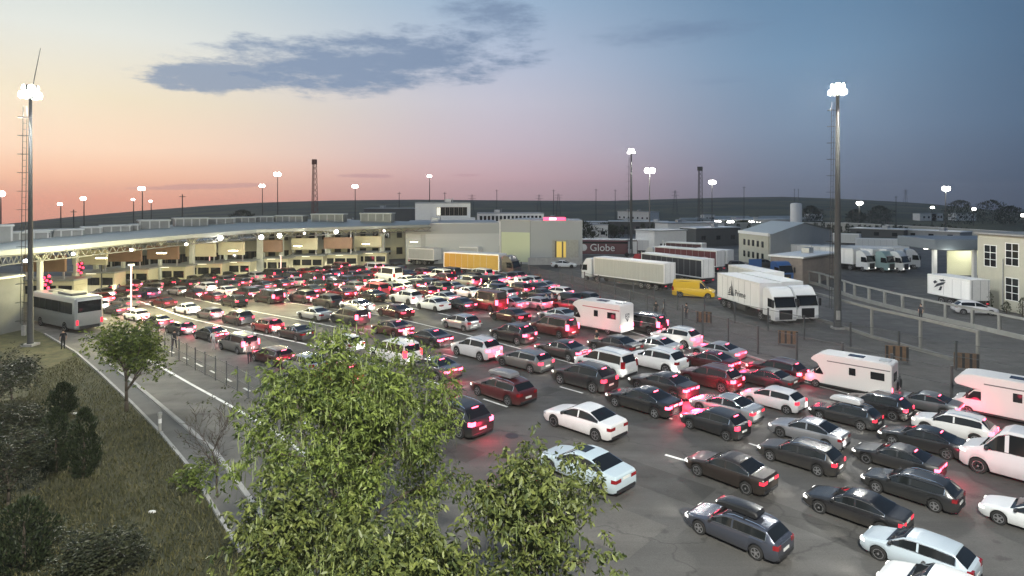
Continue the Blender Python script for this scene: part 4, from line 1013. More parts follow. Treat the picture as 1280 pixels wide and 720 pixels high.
# u, v of the body centre, kind, colour, options
W_, S_, G_, K_, R_, D_, B_ = 'white','silver','grey','black','dark red','dark grey','brown'
CL = [
 (921,656,'estate','slate',dict(roofbox='black', b=0, lb='bluish grey estate with a black roof box, nearest the camera by the bottom edge')),
 (1070,631,'sedan','black',dict(b=None, lb='black saloon between the grey roof box estate and the white minibus')),
 (912,584,'sedan','brown',dict(b=None, lb='dark brown saloon with chrome window frames, behind the long black estate')),
 (1000,566,'estate','black',dict(b=None, lb='long black estate beside the dark brown saloon in the near lanes')),
 (1146,608,'estate','dark grey',dict(b=0, lb='dark grey estate just left of the big white minibus')),
 (1122,570,'sedan','black',dict(b=1, lb='black saloon with a red glowing tail, left of the white minibus nose')),
 (1167,551,'sedan','dark grey',dict(b=1, lb='dark grey saloon squeezed beside the white car with a black roof')),
 (1256,577,'van','white',dict(b=0, lb='big white minibus with dark windows at the right edge', name='minibus')),
 (1290,642,'sedan','white',dict(b=0, lb='white saloon cut by the right edge below the white minibus')),
 (1148,688,'hatch','pale blue',dict(b=0, lb='pale bluish hatchback at the bottom edge, right of the roof box estate')),
 (1175,738,'hatch','white',dict(b=0, lb='white hatchback cut off by the bottom edge of the view')),
 (1010,537,'sedan','silver',dict(b=0, lb='silver saloon in front of the estate carrying a silver roof box')),
 (1060,517,'estate','dark grey',dict(roofbox='silver', b=None, lb='dark grey estate carrying a silver roof box')),
 (1100,506,'suv','black',dict(b=1, lb='tall black car with bright brake lights below the camper van')),
 (1156,501,'sedan','grey',dict(b=1, lb='grey saloon next to the wire fence right of the camper van')),
 (1187,531,'suv','white',dict(b=1, lb='white SUV with its front beside the white alcove camper')),
 (973,498,'hatch','white',dict(b=None, lb='small white hatchback left of the camper van')),
 (970,462,'suv','dark red',dict(b=1, plate='y', lb='dark red car with a yellow number plate near the wire fence')),
 (958,471,'sedan','black',dict(b=0, lb='black saloon with a lit bumper beside the car with the yellow plate')),
 (907,506,'sedan','silver',dict(b=None, lb='silver coupe-like saloon right of the bright red brake lights')),
 (893,525,'hatch','dark grey',dict(b=1, lb='dark hatchback in front of the silver coupe-like saloon')),
 (803,498,'sedan','black',dict(b=1, lb='black saloon with a chrome window arc ahead of the empty asphalt')),
 (828,478,'sedan','black',dict(b=1, lb='black saloon throwing the strongest red glow on the asphalt')),
 (888,471,'suv','dark red',dict(b=1, lb='dark red SUV with a lit plate in the middle of the right lanes')),
 (887,450,'sedan','dark red',dict(b=1, lb='black saloon tinted red with brake lights, ahead of the dark red SUV')),
 (895,437,'sedan','silver',dict(b=1, lb='silver saloon near the fence right of the white SUVs')),
 (820,449,'suv','white',dict(b=0, lb='white SUV with its rear washed by headlights, right of the white people carrier')),
 (756,453,'mpv','white',dict(b=0, lb='white people carrier with a brightly lit rear')),
 (846,421,'suv','white',dict(b=1, lb='white SUV near the fence with red lit tailgate')),
 (818,431,'sedan','silver',dict(b=1, lb='silver saloon tinted red between the two white SUVs')),
 (768,430,'sedan','black',dict(b=0, lb='black saloon just behind the pink white camper')),
 (802,405,'mpv','black',dict(b=1, lb='black people carrier on the fence side of the pink white camper')),
 (702,435,'sedan','dark grey',dict(b=1, lb='dark grey saloon left of the standing person by the camper')),
 (730,470,'suv','black',dict(b=1, lb='black SUV with spotlit bumper, ahead of the white saloon on open asphalt')),
 (655,448,'estate','grey',dict(b=1, lb='grey estate with bright white rear bumper')),
 (641,417,'suv','black',dict(b=1, lb='black SUV ahead of the grey estate with white lit bumper')),
 (692,409,'mpv','dark red',dict(b=1, lb='dark red people carrier with square lights left of the camper')),
 (698,393,'sedan','silver',dict(b=0, lb='silver saloon ahead of the dark red people carrier')),
 (595,435,'suv','white',dict(b=1, lb='white crossover with visible alloy wheels in the centre of the queue')),
 (576,402,'hatch','silver',dict(b=0, lb='silver hatchback behind the tall dark van in the middle')),
 (536,420,'sedan','black',dict(b=1, lb='black saloon left of the white crossover')),
 (541,457,'sedan','grey',dict(b=1, lb='grey saloon ahead of the roof box estate on open asphalt')),
 (628,484,'estate','dark red',dict(roofbox='grey', b=0, lb='dark red estate with a grey roof box on the open asphalt')),
 (568,519,'suv','black',dict(b=1, lb='black SUV with silver roof rails half behind the big tree')),
 (730,522,'sedan','white',dict(b=0, h=0, lb='white saloon standing alone on the open asphalt')),
 (731,579,'sedan','pale blue',dict(b=0, h=0, sunroof=1, lb='pale bluish saloon with a dark sunroof right of the near tree')),
 (637,393,'sedan','dark red',dict(b=1, lb='dark red saloon right of the tall dark van')),
 (606,380,'van','dark red',dict(b=1, lb='tall dark van tinted red towering in the middle of the queue', name='van')),
 (575,379,'sedan','dark grey',dict(b=1, lb='dark grey saloon left of the tall dark van')),
 (545,379,'sedan','white',dict(b=0, lb='white saloon two cars left of the tall dark van')),
 (494,388,'sedan','dark red',dict(b=1, lb='lone dark saloon tinted red on the open strip in the middle')),
 (503,371,'suv','white',dict(b=0, lb='white SUV with a glaring rear above the lone dark saloon')),
 (446,381,'sedan','silver',dict(b=0, lb='silver saloon above the big black people carrier')),
 (437,396,'mpv','black',dict(b=1, lb='big black people carrier just above the big tree')),
 (393,391,'sedan','silver',dict(b=0, lb='silver saloon left of the big black people carrier')),
 (490,409,'sedan','dark red',dict(b=1, lb='dark saloon tinted red directly above the right side of the big tree')),
 (369,414,'sedan','black',dict(b=0, lb='black saloon touching the top left of the big tree')),
 (334,406,'hatch','red',dict(b=1, lb='red hatchback left of the black saloon by the tree')),
 (297,397,'suv','dark grey',dict(b=1, lb='dark grey SUV ahead of the red hatchback')),
 (262,391,'hatch','grey',dict(b=1, lb='grey hatchback with a white lit bumper ahead of the dark grey SUV')),
 (233,385,'sedan','white',dict(b=0, lb='white saloon in the left lanes ahead of the grey hatchback')),
 (204,377,'sedan','dark red',dict(b=1, lb='dark saloon tinted red ahead of the left white saloon')),
 (345,444,'estate','dark red',dict(b=1, lb='dark red estate last in the leftmost lane')),
 (298,429,'mpv','grey',dict(b=1, lb='grey people carrier ahead of the last dark red estate')),
 (263,416,'sedan','black',dict(b=1, lb='black saloon ahead of the grey people carrier in the leftmost lane')),
 (225,409,'hatch','dark grey',dict(b=1, lb='dark grey hatchback in the leftmost lane left of the people carrier')),
 (197,401,'sedan','black',dict(b=1, lb='black saloon near the small roadside tree top')),
 (170,393,'hatch','white',dict(b=1, lb='white hatchback with red lights above the small roadside tree')),
 (145,386,'sedan','dark grey',dict(b=1, lb='dark grey saloon with bright plate right of the coach')),
 (122,381,'hatch','white',dict(b=0, lb='white hatchback directly beside the coach rear')),
 (384,455,'hatch','silver',dict(b=0, h=0, lb='silver hatchback half hidden by the left top of the big tree')),
 (430,428,'hatch','white',dict(b=0, lb='white hatchback seen through the top of the big tree')),
 (494,441,'mpv','white',dict(b=1, lb='white people carrier beside the right top of the big tree')),
 (413,463,'hatch','red',dict(b=1, lb='red hatchback mostly hidden behind the big tree')),
 (292,376,'suv','black',dict(b=1)), (266,370,'sedan','dark red',dict(b=1)), (243,366,'sedan','black',dict(b=1)), (222,363,'hatch','silver',dict(b=0)),
 (318,363,'sedan','dark red',dict(b=1)), (345,367,'hatch','black',dict(b=0)), (379,371,'suv','black',dict(b=1)), (409,376,'suv','black',dict(b=0)), (388,362,'sedan','dark grey',dict(b=1)),
 (432,366,'sedan','dark red',dict(b=1)), (467,369,'sedan','black',dict(b=0)), (468,355,'estate','white',dict(b=0)), (501,358,'hatch','silver',dict(b=0)), (531,364,'hatch','dark red',dict(b=1)),
 (563,358,'sedan','silver',dict(b=0)), (587,353,'mpv','grey',dict(b=1)), (554,349,'suv','dark red',dict(b=1)), (525,349,'sedan','silver',dict(b=0)), (488,346,'van','white',dict(b=0, name='van')),
 (641,360,'suv','dark red',dict(b=1)), (628,367,'hatch','silver',dict(b=1)), (639,378,'sedan','silver',dict(b=1)), (664,379,'hatch','silver',dict(b=1)), (673,367,'sedan','black',dict(b=0)),
 (707,373,'hatch','black',dict(b=0)), (730,372,'hatch','dark grey',dict(b=0)), (617,356,'sedan','black',dict(b=1)),
]
cars = []
for u, v, k, c, o in CL:
    p = G(u, v, .72*cscale(u, v)); cars.append(dict(sc=cscale(u, v), p=Vector((p.x, p.y)), a=heading(u)+rnd.uniform(-1.5, 1.5), k=k, c=c, o=o, fix=1 if 'lb' in o else .5, u=u, v=v))
# the packed far part of the queue
def inpoly(x, y, P):
    c = False
    for i in range(len(P)):
        (x1, y1), (x2, y2) = P[i], P[i-1]
        if (y1 > y) != (y2 > y) and x < (x2-x1)*(y-y1)/(y2-y1)+x1: c = not c
    return c
FARP = [(106,362),(170,352),(240,347),(330,341),(420,334),(495,333),(560,339),(640,345),(700,357),(742,374),(716,392),(650,396),(608,392),(560,378),(500,380),(420,377),(352,372),(300,371),(240,366),(180,371),(150,378),(125,372)]
cand = []
# rows follow the heading field: march lanes from a cross line
for li in range(-32, 38):
    # cross line through the middle of the far queue, square to the local heading
    c0 = G(430, 352, .7); a0 = R(heading(430)); t = Vector((math.sin(a0), math.cos(a0))); 
    base = Vector((c0.x, c0.y))+t*li*2.45
    for sgn in (1, -1):
        q = base.copy(); first = True
        if sgn == -1: q = base.copy()
        for st_ in range(28):
            uu = 640+FPX*q.x/max(q.y, 5); a = R(heading(uu)); d = Vector((-math.cos(a), math.sin(a)))
            if not (sgn == -1 and st_ == 0): cand.append((q.copy(), math.degrees(a), uu, li))
            q = q+d*sgn*(5.1+rnd.uniform(-.2, .5))
kinds = ['sedan','hatch','suv','estate','sedan','hatch','mpv','sedan']; cols = ['black','white','dark red','silver','dark grey','black','dark grey','white','grey','black','dark blue','dark grey','red','silver','black']
far = []
for q, a, uu, li in cand:
    if q.y < 40: continue
    q = q+Vector((rnd.uniform(-.4,.4), rnd.uniform(-.4,.4)))
    vv = HV+FPX*(CH-.7)/q.y; uu = 640+FPX*q.x/q.y
    if not inpoly(uu, vv, FARP) or rnd.random() < .03: continue
    ok = True
    for c in far+cars:
        d = q-c['p']; ar = R(a); l = abs(d.x*-math.cos(ar)+d.y*math.sin(ar)); s_ = abs(d.x*math.sin(ar)+d.y*math.cos(ar))
        if l < 4.6 and s_ < 2.0: ok = False; break
    if not ok: continue
    k = rnd.choice(kinds); c_ = rnd.choice(cols)
    far.append(dict(sc=cscale(uu, vv)**.5, p=q, a=a+rnd.uniform(-3,3), k=k, c=c_, o=dict(b=1 if rnd.random() < .8 else 0), fix=.2, u=uu, v=vv))
cars += far
# push overlapping cars apart, a little
for it in range(60):
    for i in range(len(cars)):
        for j in range(i+1, len(cars)):
            A, B_c = cars[i], cars[j]; d = B_c['p']-A['p']
            if abs(d.x) > 7 or abs(d.y) > 7: continue
            a = R((A['a']+B_c['a'])/2); f = Vector((-math.cos(a), math.sin(a))); s_ = Vector((math.sin(a), math.cos(a)))
            l = d.dot(f); t = d.dot(s_); Lm = (CARS[A['k']]['L']*A['sc']+CARS[B_c['k']]['L']*B_c['sc'])/2+.35; Wm = (CARS[A['k']]['W']*A['sc']+CARS[B_c['k']]['W']*B_c['sc'])/2+.38
            ol = Lm-abs(l); ot = Wm-abs(t)
            if ol > 0 and ot > 0:
                if ol/Lm < ot/Wm*1.0: mv = f*(math.copysign(ol, l))
                else: mv = s_*math.copysign(ot, t)
                wa = A['fix']; wb = B_c['fix']; A['p'] -= mv*.5*(wb/(wa+wb))*1.0; B_c['p'] += mv*.5*(wa/(wa+wb))*1.0
print('cars', len(cars))
# campers, coach, people positions must stay free; lane bookkeeping for the labels
def lane_of(p):
    q = p.copy(); best = None
    c0 = G(430, 352, .7); a0 = R(heading(430)); t0 = Vector((math.sin(a0), math.cos(a0))); f0 = Vector((-math.cos(a0), math.sin(a0)))
    prev = (q-Vector(c0[:2])).dot(f0); sg = -1 if prev > 0 else 1; L = 0
    for _ in range(400):
        if abs(prev) < .3: break
        uu = 640+FPX*q.x/max(q.y, 5); a = R(heading(uu)); q = q+Vector((-math.cos(a), math.sin(a)))*sg*.4; L += .4
        cur = (q-Vector(c0[:2])).dot(f0)
        if cur*prev < 0: break
        prev = cur
    return (q-Vector(c0[:2])).dot(t0), L*-sg
for c in cars: c['t'], c['s'] = lane_of(c['p'])
CN = {'sedan':'saloon','hatch':'hatchback','suv':'SUV','estate':'estate','mpv':'people carrier','van':'van'}
un = [c for c in cars if 'lb' not in c['o']]
# rows from the far edge: bins of the lane coordinate
tmax = max(c['t'] for c in un); bins = {}
for c in un: c['row'] = int((tmax-c['t'])/2.45); bins.setdefault(c['row'], []).append(c)
rows = sorted(bins)
for ri, r_ in enumerate(rows):
    L_ = sorted(bins[r_], key=lambda c: c['u'])
    for i, c in enumerate(L_):
        nx = L_[i+1] if i+1 < len(L_) else None; pv_ = L_[i-1] if i else None
        c['lb'] = '%s %s%s, %s from booths in %s far lane from right' % (c['c'], CN[c['k']], ' braking' if c['o'].get('b') else '', ordn(i), ordn(ri))
seen = {}
for c in cars:
    lb = c['o'].get('lb') or c['lb']
    near = c['p'].y < 62
    o = c['o']; hd = o.get('h', 1)
    th = make_car(c['k'], c['c'], c['p'].x, c['p'].y, math.pi-R(c['a']), lb, 'cars queueing for the border booths', near, bri=rnd.random(), brake=(True if o.get('b') else (None if o.get('b') is None else False)), head=bool(hd), trim='black' if rnd.random() < .35 and 'lb' not in o else None,
        plate=plate_y if o.get('plate') else None, roofbox=o.get('roofbox'), spot=True if c['p'].y < 85 else rnd.random() < .4, name=o.get('name'))
    if o.get('sunroof'): mb = MB(); zt = 1.452; mb.box(-.35,.35,-.38,.38,zt-.02,zt+.006,b=.01); mb.build('sunroof', glass, th)
    if 'strongest red glow' in lb:
        hl_ = bpy.data.lights.new('strong_brake_glow', 'POINT'); hl_.energy = 900; hl_.color = (1,.02,.08); hl_.shadow_soft_size = .3; ho_ = bpy.data.objects.new('tail_glow', hl_); C.objects.link(ho_); ho_.parent = th; ho_.location = (-2.9, .9, .7)
    if c['k'] == 'van' and c['u'] > 1000: c['sc'] = .98
    th.scale = (c['sc']*rnd.uniform(.95, 1.03), c['sc'], c['sc']*rnd.uniform(.97, 1.04))
# ------------------------------------------------------------------ lorries, coaches, campers
def wheel_set(th, xs, yo, r=.5, w=.3):
    ty, ri = HW
    for x in xs:
        for sg in (1, -1):
            wl = link('wheel', ty, th, (x, sg*yo, r), (0,0,0 if sg > 0 else math.pi)); link('rim', ri, wl)
HW = wheel_meshes(.5, .3)
curtain = mat('grey_curtain', (.42,.425,.40), .7, noise=.1, nscale=2, stretch=(3,1,.2), bump=.5)
def add_trailer(th, x0, x1, side, w=1.27, h=4.0, hb=1.15, name='trailer', wheels=3, frame=whitep):
    mb = MB(); mb.box(x0, x1, -w, w, hb, h-.12); b = mb.build(name, side, th)
    f = MB()
    for sg in (1, -1):
        a, c = sorted((sg*(w+.001), sg*(w+.035)))
        f.box(x0, x1, a, c, h-.22, h).box(x0, x1, a, c, hb-.02, hb+.14).box(x0, x0+.14, a, c, hb+.14, h-.22).box(x1-.14, x1, a, c, hb+.14, h-.22)
    f.box(x0, x1, -w, w, h-.119, h-.01); f.box(x0-.04, x0-.001, -w, w, hb, h); f.box(x1+.001, x1+.04, -w, w, hb, h)
    f.build('frame', frame, th)
    sm_ = MB()
    for q in range(1, int((x1-x0)/1.25)):
        xx = x0+q*1.25
        for sg in (1,-1): a, c = sorted((sg*(w+.001), sg*(w+.012))); sm_.box(xx-.018, xx+.018, a, c, hb+.145, h-.225)
    sm_.build('panel_seams', steel, th)
    mf = MB()
    for sg in (1,-1): a, c = sorted((sg*(w-.5), sg*(w-.05))); mf.box(x0+.55, x0+.58, a, c, .25, .85)
    mf.build('mud_flaps', black, th)
    d = MB(); d.box(x0-.06, x0-.041, -.02, .02, hb+.05, h-.1).box(x0-.07, x0-.041, -w+.2, -w+.24, hb+.05, h-.1).box(x0-.07, x0-.041, w-.24, w-.2, hb+.05, h-.1); d.build('door_bars', steel, th)
    k = MB(); k.box(x0+.1, x1-.3, -.6, .6, .85, hb-.021); k.box(x0-.02, x0+.1, -w+.1, w-.1, .5, .72); k.box(x0+4.6, x1-3, w-.06, w-.02, .45, 1.0).box(x0+4.6, x1-3, -w+.02, -w+.06, .45, 1.0); k.build('chassis', darksteel, th)
    for sg in (1,-1): e = MB(); a, c = sorted((sg*(w-.45), sg*(w-.1))); e.box(x0-.05, x0-.021, a, c, .74, .84); e.build('tail_light', tail_dim, th)
    wheel_set(th, [x0+1.5+1.3*i for i in range(wheels)], w-.16)
def add_cab(th, x, colour, h=3.75, w=1.24, lights=True, L=2.3):
    """cab whose back is at local x, front at x+L"""
    pm = mat('cab_%s' % str(colour), colour, .35, coat=.4)
    prof = [(x, .75), (x, h-.25), (x+.5, h), (x+L*.55, h-.12), (x+L-.35, 2.75), (x+L-.02, 1.75), (x+L, .45), (x+L-.35, .38), (x+1.5, .4), (x+1.45,.8)]
    mb = MB(); mb.prism(prof, -w, w, 'y'); me = fixn(mb.mesh('cab', pm)); bm = bmesh.new(); bm.from_mesh(me); bmesh.ops.bevel(bm, geom=bm.edges[:], offset=.07, segments=2, affect='EDGES'); bm.to_mesh(me); bm.free(); me.polygons.foreach_set('use_smooth', [True]*len(me.polygons)); me.set_sharp_from_angle(angle=R(30))
    link('cab', me, th)
    a = Vector((x+L-.02, 0, 1.80)); b = Vector((x+L-.36, 0, 2.78)); nrm = Vector((b.z-a.z, 0, -(b.x-a.x))).normalized()*.03
    mb = MB(); ww = w-.1; q = [a+nrm+Vector((0,-ww,0)), a+nrm+Vector((0,ww,0)), b+nrm+Vector((0,ww,0)), b+nrm+Vector((0,-ww,0))]
    mb.add(q+[p-nrm*1.5 for p in q], [(0,1,2,3),(7,6,5,4),(0,4,5,1),(1,5,6,2),(2,6,7,3),(3,7,4,0)]); mb.build('windscreen', glass, th)
    for sg in (1, -1):
        s = MB(); s.prism([(x+1.0,1.75),(x+L-.2,1.72),(x+L-.42,2.6),(x+1.0,2.65)], sg*(w+.004), sg*(w+.02), 'y'); link('side_window', fixn(s.mesh('side_window', glass)), th)
        m_ = MB(); yy = sorted((sg*(w+.06), sg*(w+.3))); m_.box(x+L-.12, x+L+.02, yy[0], yy[1], 1.8, 2.6, b=.04); m_.box(x+L-.1, x+L-.04, min(sg*w, sg*(w+.1)), max(sg*w, sg*(w+.1)), 2.4, 2.46); m_.build('mirror', black, th)
        hl = MB(); y2 = sorted((sg*(w-.42), sg*(w-.06))); hl.box(x+L-.03, x+L+.03, y2[0], y2[1], .58, .82, b=.02); hl.build('headlight', head_on if lights else head_off, th)
    g = MB(); g.box(x+L-.04, x+L+.022, -w+.5, w-.5, .55, 1.55, b=.02); g.build('grille', black, th)
    v_ = MB(); v_.box(x+L-.38, x+L-.05, -w+.1, w-.1, 2.82, 2.88); v_.build('visor', black, th)
    k = MB(); k.box(x-1.2, x+1.0, -.45, .45, .6, .9); k.build('chassis', darksteel, th)
    wheel_set(th, [x+L-.95], w-.16)
def lorry(p0, p1, label, side, cabc, cab=True, trailer_len=None, h=4.0, lights=False, group=None, rear_first=True, **k):
    """p0 = ground under the trailer rear centre, p1 = direction the front points to"""
    p0 = Vector((p0[0], p0[1], 0)); p1 = Vector((p1[0], p1[1], 0)); a = math.atan2((p1-p0).y, (p1-p0).x)
    L = trailer_len or 13.6; th = thing('lorry', label, 'lorry', (p0.x, p0.y, .01), a, group)
    add_trailer(th, 0, L, side, h=h, **k)
    if cab: add_cab(th, L+.45, cabc, lights=lights); wheel_set(th, [L+.0], 1.08) if L < 11 else wheel_set(th, [L-.6], 1.08)
    return th
def gdir(u0, v0, u1, v1, z=0): return g2(u0, v0, z), g2(u1, v1, z)
# curtain sider with white cab
p, q = gdir(835,357,728,343,1.0); p=Vector(p); q=Vector(q)
off = Vector((.6, 1.3))
lo1 = lorry(p+off, q+off, 'white lorry with a long grey curtain-sided trailer beyond the wire fence', curtain, (.62,.65,.68), trailer_len=13.4)
p, q = gdir(868,352,760,335,1.0); p=Vector(p)+Vector((3,3)); q=Vector(q)+Vector((3,3))
lorry(p, q, 'dark trailer lorry parked just behind the grey curtain-sided one', mat('dark_curtain', (.035,.035,.04), .7), (.3,.03,.04), trailer_len=13.6, cab=True)
p, q = gdir(840,342,745,331,1.0); p=Vector(p)+Vector((11,9)); q=Vector(q)+Vector((11,9))
lorry(p, q, 'pale roofed lorry in the third row behind the curtain-sided one', mat('maroon_curtain', (.12,.03,.035), .7), (.5,.5,.5), trailer_len=13.6)
# big white box lorry driving to the right
sidew = mat('white_box_side', (.80,.80,.79), .45, noise=.07, nscale=.9, stretch=(1,1,.3))
A = G(897,341,4.0); B = G(958,356,4.0); hd = Vector((B.x-A.x, B.y-A.y)).normalized(); left = Vector((-hd.y, hd.x)); r0 = Vector(A[:2])+left*1.27
bigl = lorry(r0, r0+hd, 'big white box lorry with a triangular sail logo driving right, nearest lorry', sidew, (.78,.79,.79), trailer_len=9.4, wheels=2)
# logo and lettering on its camera side (local -y)
def local_text(parent, txt, size, loc, rot, m_, name='lettering', ext=.004):
    cu = bpy.data.curves.new(name, 'FONT'); cu.body = txt; cu.size = size; cu.extrude = ext; cu.align_x = 'LEFT'
    ob = bpy.data.objects.new(name, cu); C.objects.link(ob); dg = bpy.context.evaluated_depsgraph_get()
    me = bpy.data.meshes.new_from_object(ob.evaluated_get(dg)); bpy.data.objects.remove(ob); bpy.data.curves.remove(cu)
    me.materials.clear(); me.materials.append(m_); o = link(name, me, parent, loc, rot); return o
navy = mat('sign_ink', (.03,.035,.05), .6)
mb = MB(); y_ = -1.31
mb.prism([(3.35,1.75),(3.75,1.72),(3.45,3.55)], y_-.012, y_, 'y')
for i in range(4): mb.prism([(2.45+.16*i,1.72+.22*i+.0),(3.25,1.72+.3*i),(3.22,1.92+.3*i),(2.62+.14*i,1.80+.26*i)], y_-.012, y_, 'y')
mb.prism([(3.85,1.75),(3.98,1.74),(3.7,2.9)], y_-.012, y_, 'y')
link('sail_logo', fixn(mb.mesh('sail_logo', navy)), bigl)
local_text(bigl, 'Prime', 1.0, (4.2, -1.312, 1.85), (R(90), 0, 0), navy)
# second white one behind
r1 = r0+left*3.0-hd*.3
lorry(r1, r1+hd, 'white box lorry immediately behind the big white one with the sail logo', sidew, (.75,.76,.77), trailer_len=9.0, wheels=2)
r2 = r0+left*6.0-hd*8.5
lorry(r2, r2+hd, 'grey white refrigerated lorry left of the two white box lorries', mat('offwhite_side', (.55,.56,.54), .5), (.6,.6,.6), trailer_len=9, cab=False)
# yellow trailer lorry with black cab side, far
A = G(560,314,3.9); B = G(619,317,3.9); hd = Vector((B.x-A.x, B.y-A.y)).normalized()
lorry((A.x, A.y), (B.x, B.y), 'lorry with a yellow curtain trailer and black front in front of the warehouse', mat('yellow_curtain', (.36,.22,.035), .6, noise=.06), (.03,.03,.035), trailer_len=11.2, h=3.9)
bk_ = mat('black_panel', (.03,.03,.032), .6)
for (u0, u1, vv, lb) in [(515,547,309,'grey trailer standing against the warehouse, left of the white edged one'),(551,600,308,'pale trailer half hidden behind the yellow one')]:
    A = G(u0, vv, 3.4); B = G(u1, vv+1.5, 3.4)
    lorry((A.x, A.y+ (2 if u0 > 540 else 0)), (B.x, B.y+(2 if u0 > 540 else 0)), lb, mat('trailer_grey', (.40,.41,.42), .6), (.4,.4,.4), cab=False, trailer_len=(Vector(B[:2])-Vector(A[:2])).length, h=3.4)
# small white van lorries by the customs shed
for u, lb in ((640,'white van in front of the green panelled shed, left of the other'),(652,'white van beside the customs block corner')):
    p = G(u, 325, 0); make_car('van', 'white', p.x, p.y, R(-12), lb, None, True, brake=False, head=False, spot=False, name='van')
# yellow panel van
yv = mat('car_yellow', (.60,.38,.02), .4, coat=.3); PM['yellow'] = yv
def panel_van(th, colour):
    for o in th.children:
        if o.name.split('.')[0] in ('side_window',): o.hide_render = False
p = G(867,362,1.0); tv = make_car('van', 'yellow', p.x, p.y, R(-22), 'yellow delivery van parked at the end of the grey curtain-sided lorry', None, True, brake=False, head=False, spot=False, name='van')
mb = MB(); L = 5.4
for sg in (1,-1): a, c = sorted((sg*.80, sg*.985)); mb = MB(); mb.prism([(-2.5,1.30),(.75,1.30),(.75,2.12),(-2.5,2.12)], a, c, 'y'); link('side_panel', fixn(mb.mesh('side_panel', yv)), tv)
# red lorry cab seen between lorries
p = G(882,352,0); rc = thing('lorry', 'red lorry cab between the yellow van and the grey white trailer', 'lorry', (p.x+1, p.y+5, .01), R(160)); add_cab(rc, -1, (.30,.015,.03), h=3.4)
# blue lorry behind
p = G(998,360,0); bc = thing('lorry', 'blue lorry facing the camera beside the brick store', 'lorry', (p.x-.4, p.y+4.5, .01), R(-75)); add_cab(bc, -1.2, (.03,.09,.24), h=3.5); 
mb = MB(); mb.box(-6.5,-1.4,-1.2,1.2,1.1,1.7).box(-6.5,-6.4,-1.2,1.2,1.7,3.2); mb.build('flatbed', mat('cab_blue', (.03,.09,.24)), bc); wheel_set(bc, [-5.4,-4.2], 1.06)
mb = MB(); mb.box(1.13,1.16,-.25,.25,.9,1.1); mb.build('yellow_plate', plate_y, bc)
# trucks facing the camera in the right park
for i, (u, v, lb) in enumerate([(1092,340,'left one of three white lorries parked nose out with headlights on'),(1117,341,'middle lorry with a green tinted windscreen among three parked nose out'),(1135,341,'right one of three white lorries parked nose out with headlights on')]):
    p = G(u, v, 0); a = R(-62 if i < 2 else -58); hd = Vector((math.cos(a), math.sin(a))); r = Vector(p[:2])-hd*16
    lorry(r, r+hd, lb, mat('white_box_side', (.8,.8,.79)), (.72,.73,.73) if i != 1 else (.25,.36,.36), trailer_len=13, lights=True, group='lorries parked nose out on the right')
p = G(1142,337,0); q = G(1172,338,0)
lorry(Vector(p[:2])+Vector((-10,6)), Vector(q[:2])+Vector((0,0))+Vector((0,2)), 'white lorry seen side on right of the three nose-out lorries', mat('white_box_side', (.8,.8,.79)), (.7,.7,.7), trailer_len=10)
A = G(1171,342,3.6); B = G(1225,350,3.6); tw = lorry((B.x, B.y), (A.x, A.y), 'white trailer with a black leaping animal mark next to the cream office block', sidew, (.7,.7,.7), cab=False, trailer_len=(Vector(B[:2])-Vector(A[:2])).length, h=3.6)
LT = (Vector(B[:2])-Vector(A[:2])).length
mb = MB(); y_ = 1.31; cx = LT-1.9
for pr in ([(-.9,2.0),(-.2,2.3),(.5,2.55),(.9,2.9),(.3,2.8),(-.4,2.55)], [(.2,2.9),(.9,3.05),(.5,3.2),(-.1,3.1)], [(-.8,2.5),(-.3,2.75),(-.7,2.95),(-1.0,2.7)], [(-.2,1.75),(.2,1.8),(.4,2.3),(.1,2.3)]):
    mb.prism([(cx-a, b) for a, b in pr], y_, y_+.012, 'y')
link('animal_mark', fixn(mb.mesh('animal_mark', navy)), tw)
# more parked trailers in the deep yard
deep = [(1070,316,1135,318,(.66,.67,.66),'long white trailer row, front one behind the three nose-out lorries'),(890,296,918,297,(.05,.05,.055),'dark trailer below the low bright lamp row'),(835,322,880,325,(.06,.02,.025),'dark maroon trailer in front of the white cube shed'),(790,318,830,319,(.6,.6,.6),'white trailer right of the coach with the lettering'),(715,291,757,291,(.62,.62,.60),'white roofed trailer above the coach with the lettering'),(870,333,905,336,(.5,.5,.48),'grey trailer with a dark opening left of the workshop'),(1010,306,1075,309,(.55,.56,.55),'pale trailer glimpsed right of the big right mast')]
for u0, v0, u1, v1, cc, lb in deep:
    A = G(u0, v0-0, 3.7); B = G(u1, v1, 3.7)
    A = G(u0, v0, 0); B = G(u1, v1, 0); L = (Vector(B[:2])-Vector(A[:2])).length
    L2 = min(13.6, L); lorry((A.x, A.y), (B.x, B.y), lb, mat('trailer_%s' % str(cc), cc, .6), (.5,.5,.5), cab=False, trailer_len=max(7, L2), h=3.6)
for i, (u, v, c) in enumerate([(705,330,'white'),(727,306,'silver'),(808,329,'silver'),(830,331,'white'),(955,330,'black'),(922,332,'dark grey')]):
    p = G(u, v, .7); make_car('suv' if i > 3 else 'sedan', c, p.x, p.y, R(-10+i*4), c+' car parked '+['beside the customs block ramp','behind the coach with lettering','left of the maroon trailer','in front of the maroon trailer','against the workshop front wall','left of the one at the workshop wall'][i], None, False, brake=False, head=i in (2,3), spot=False)
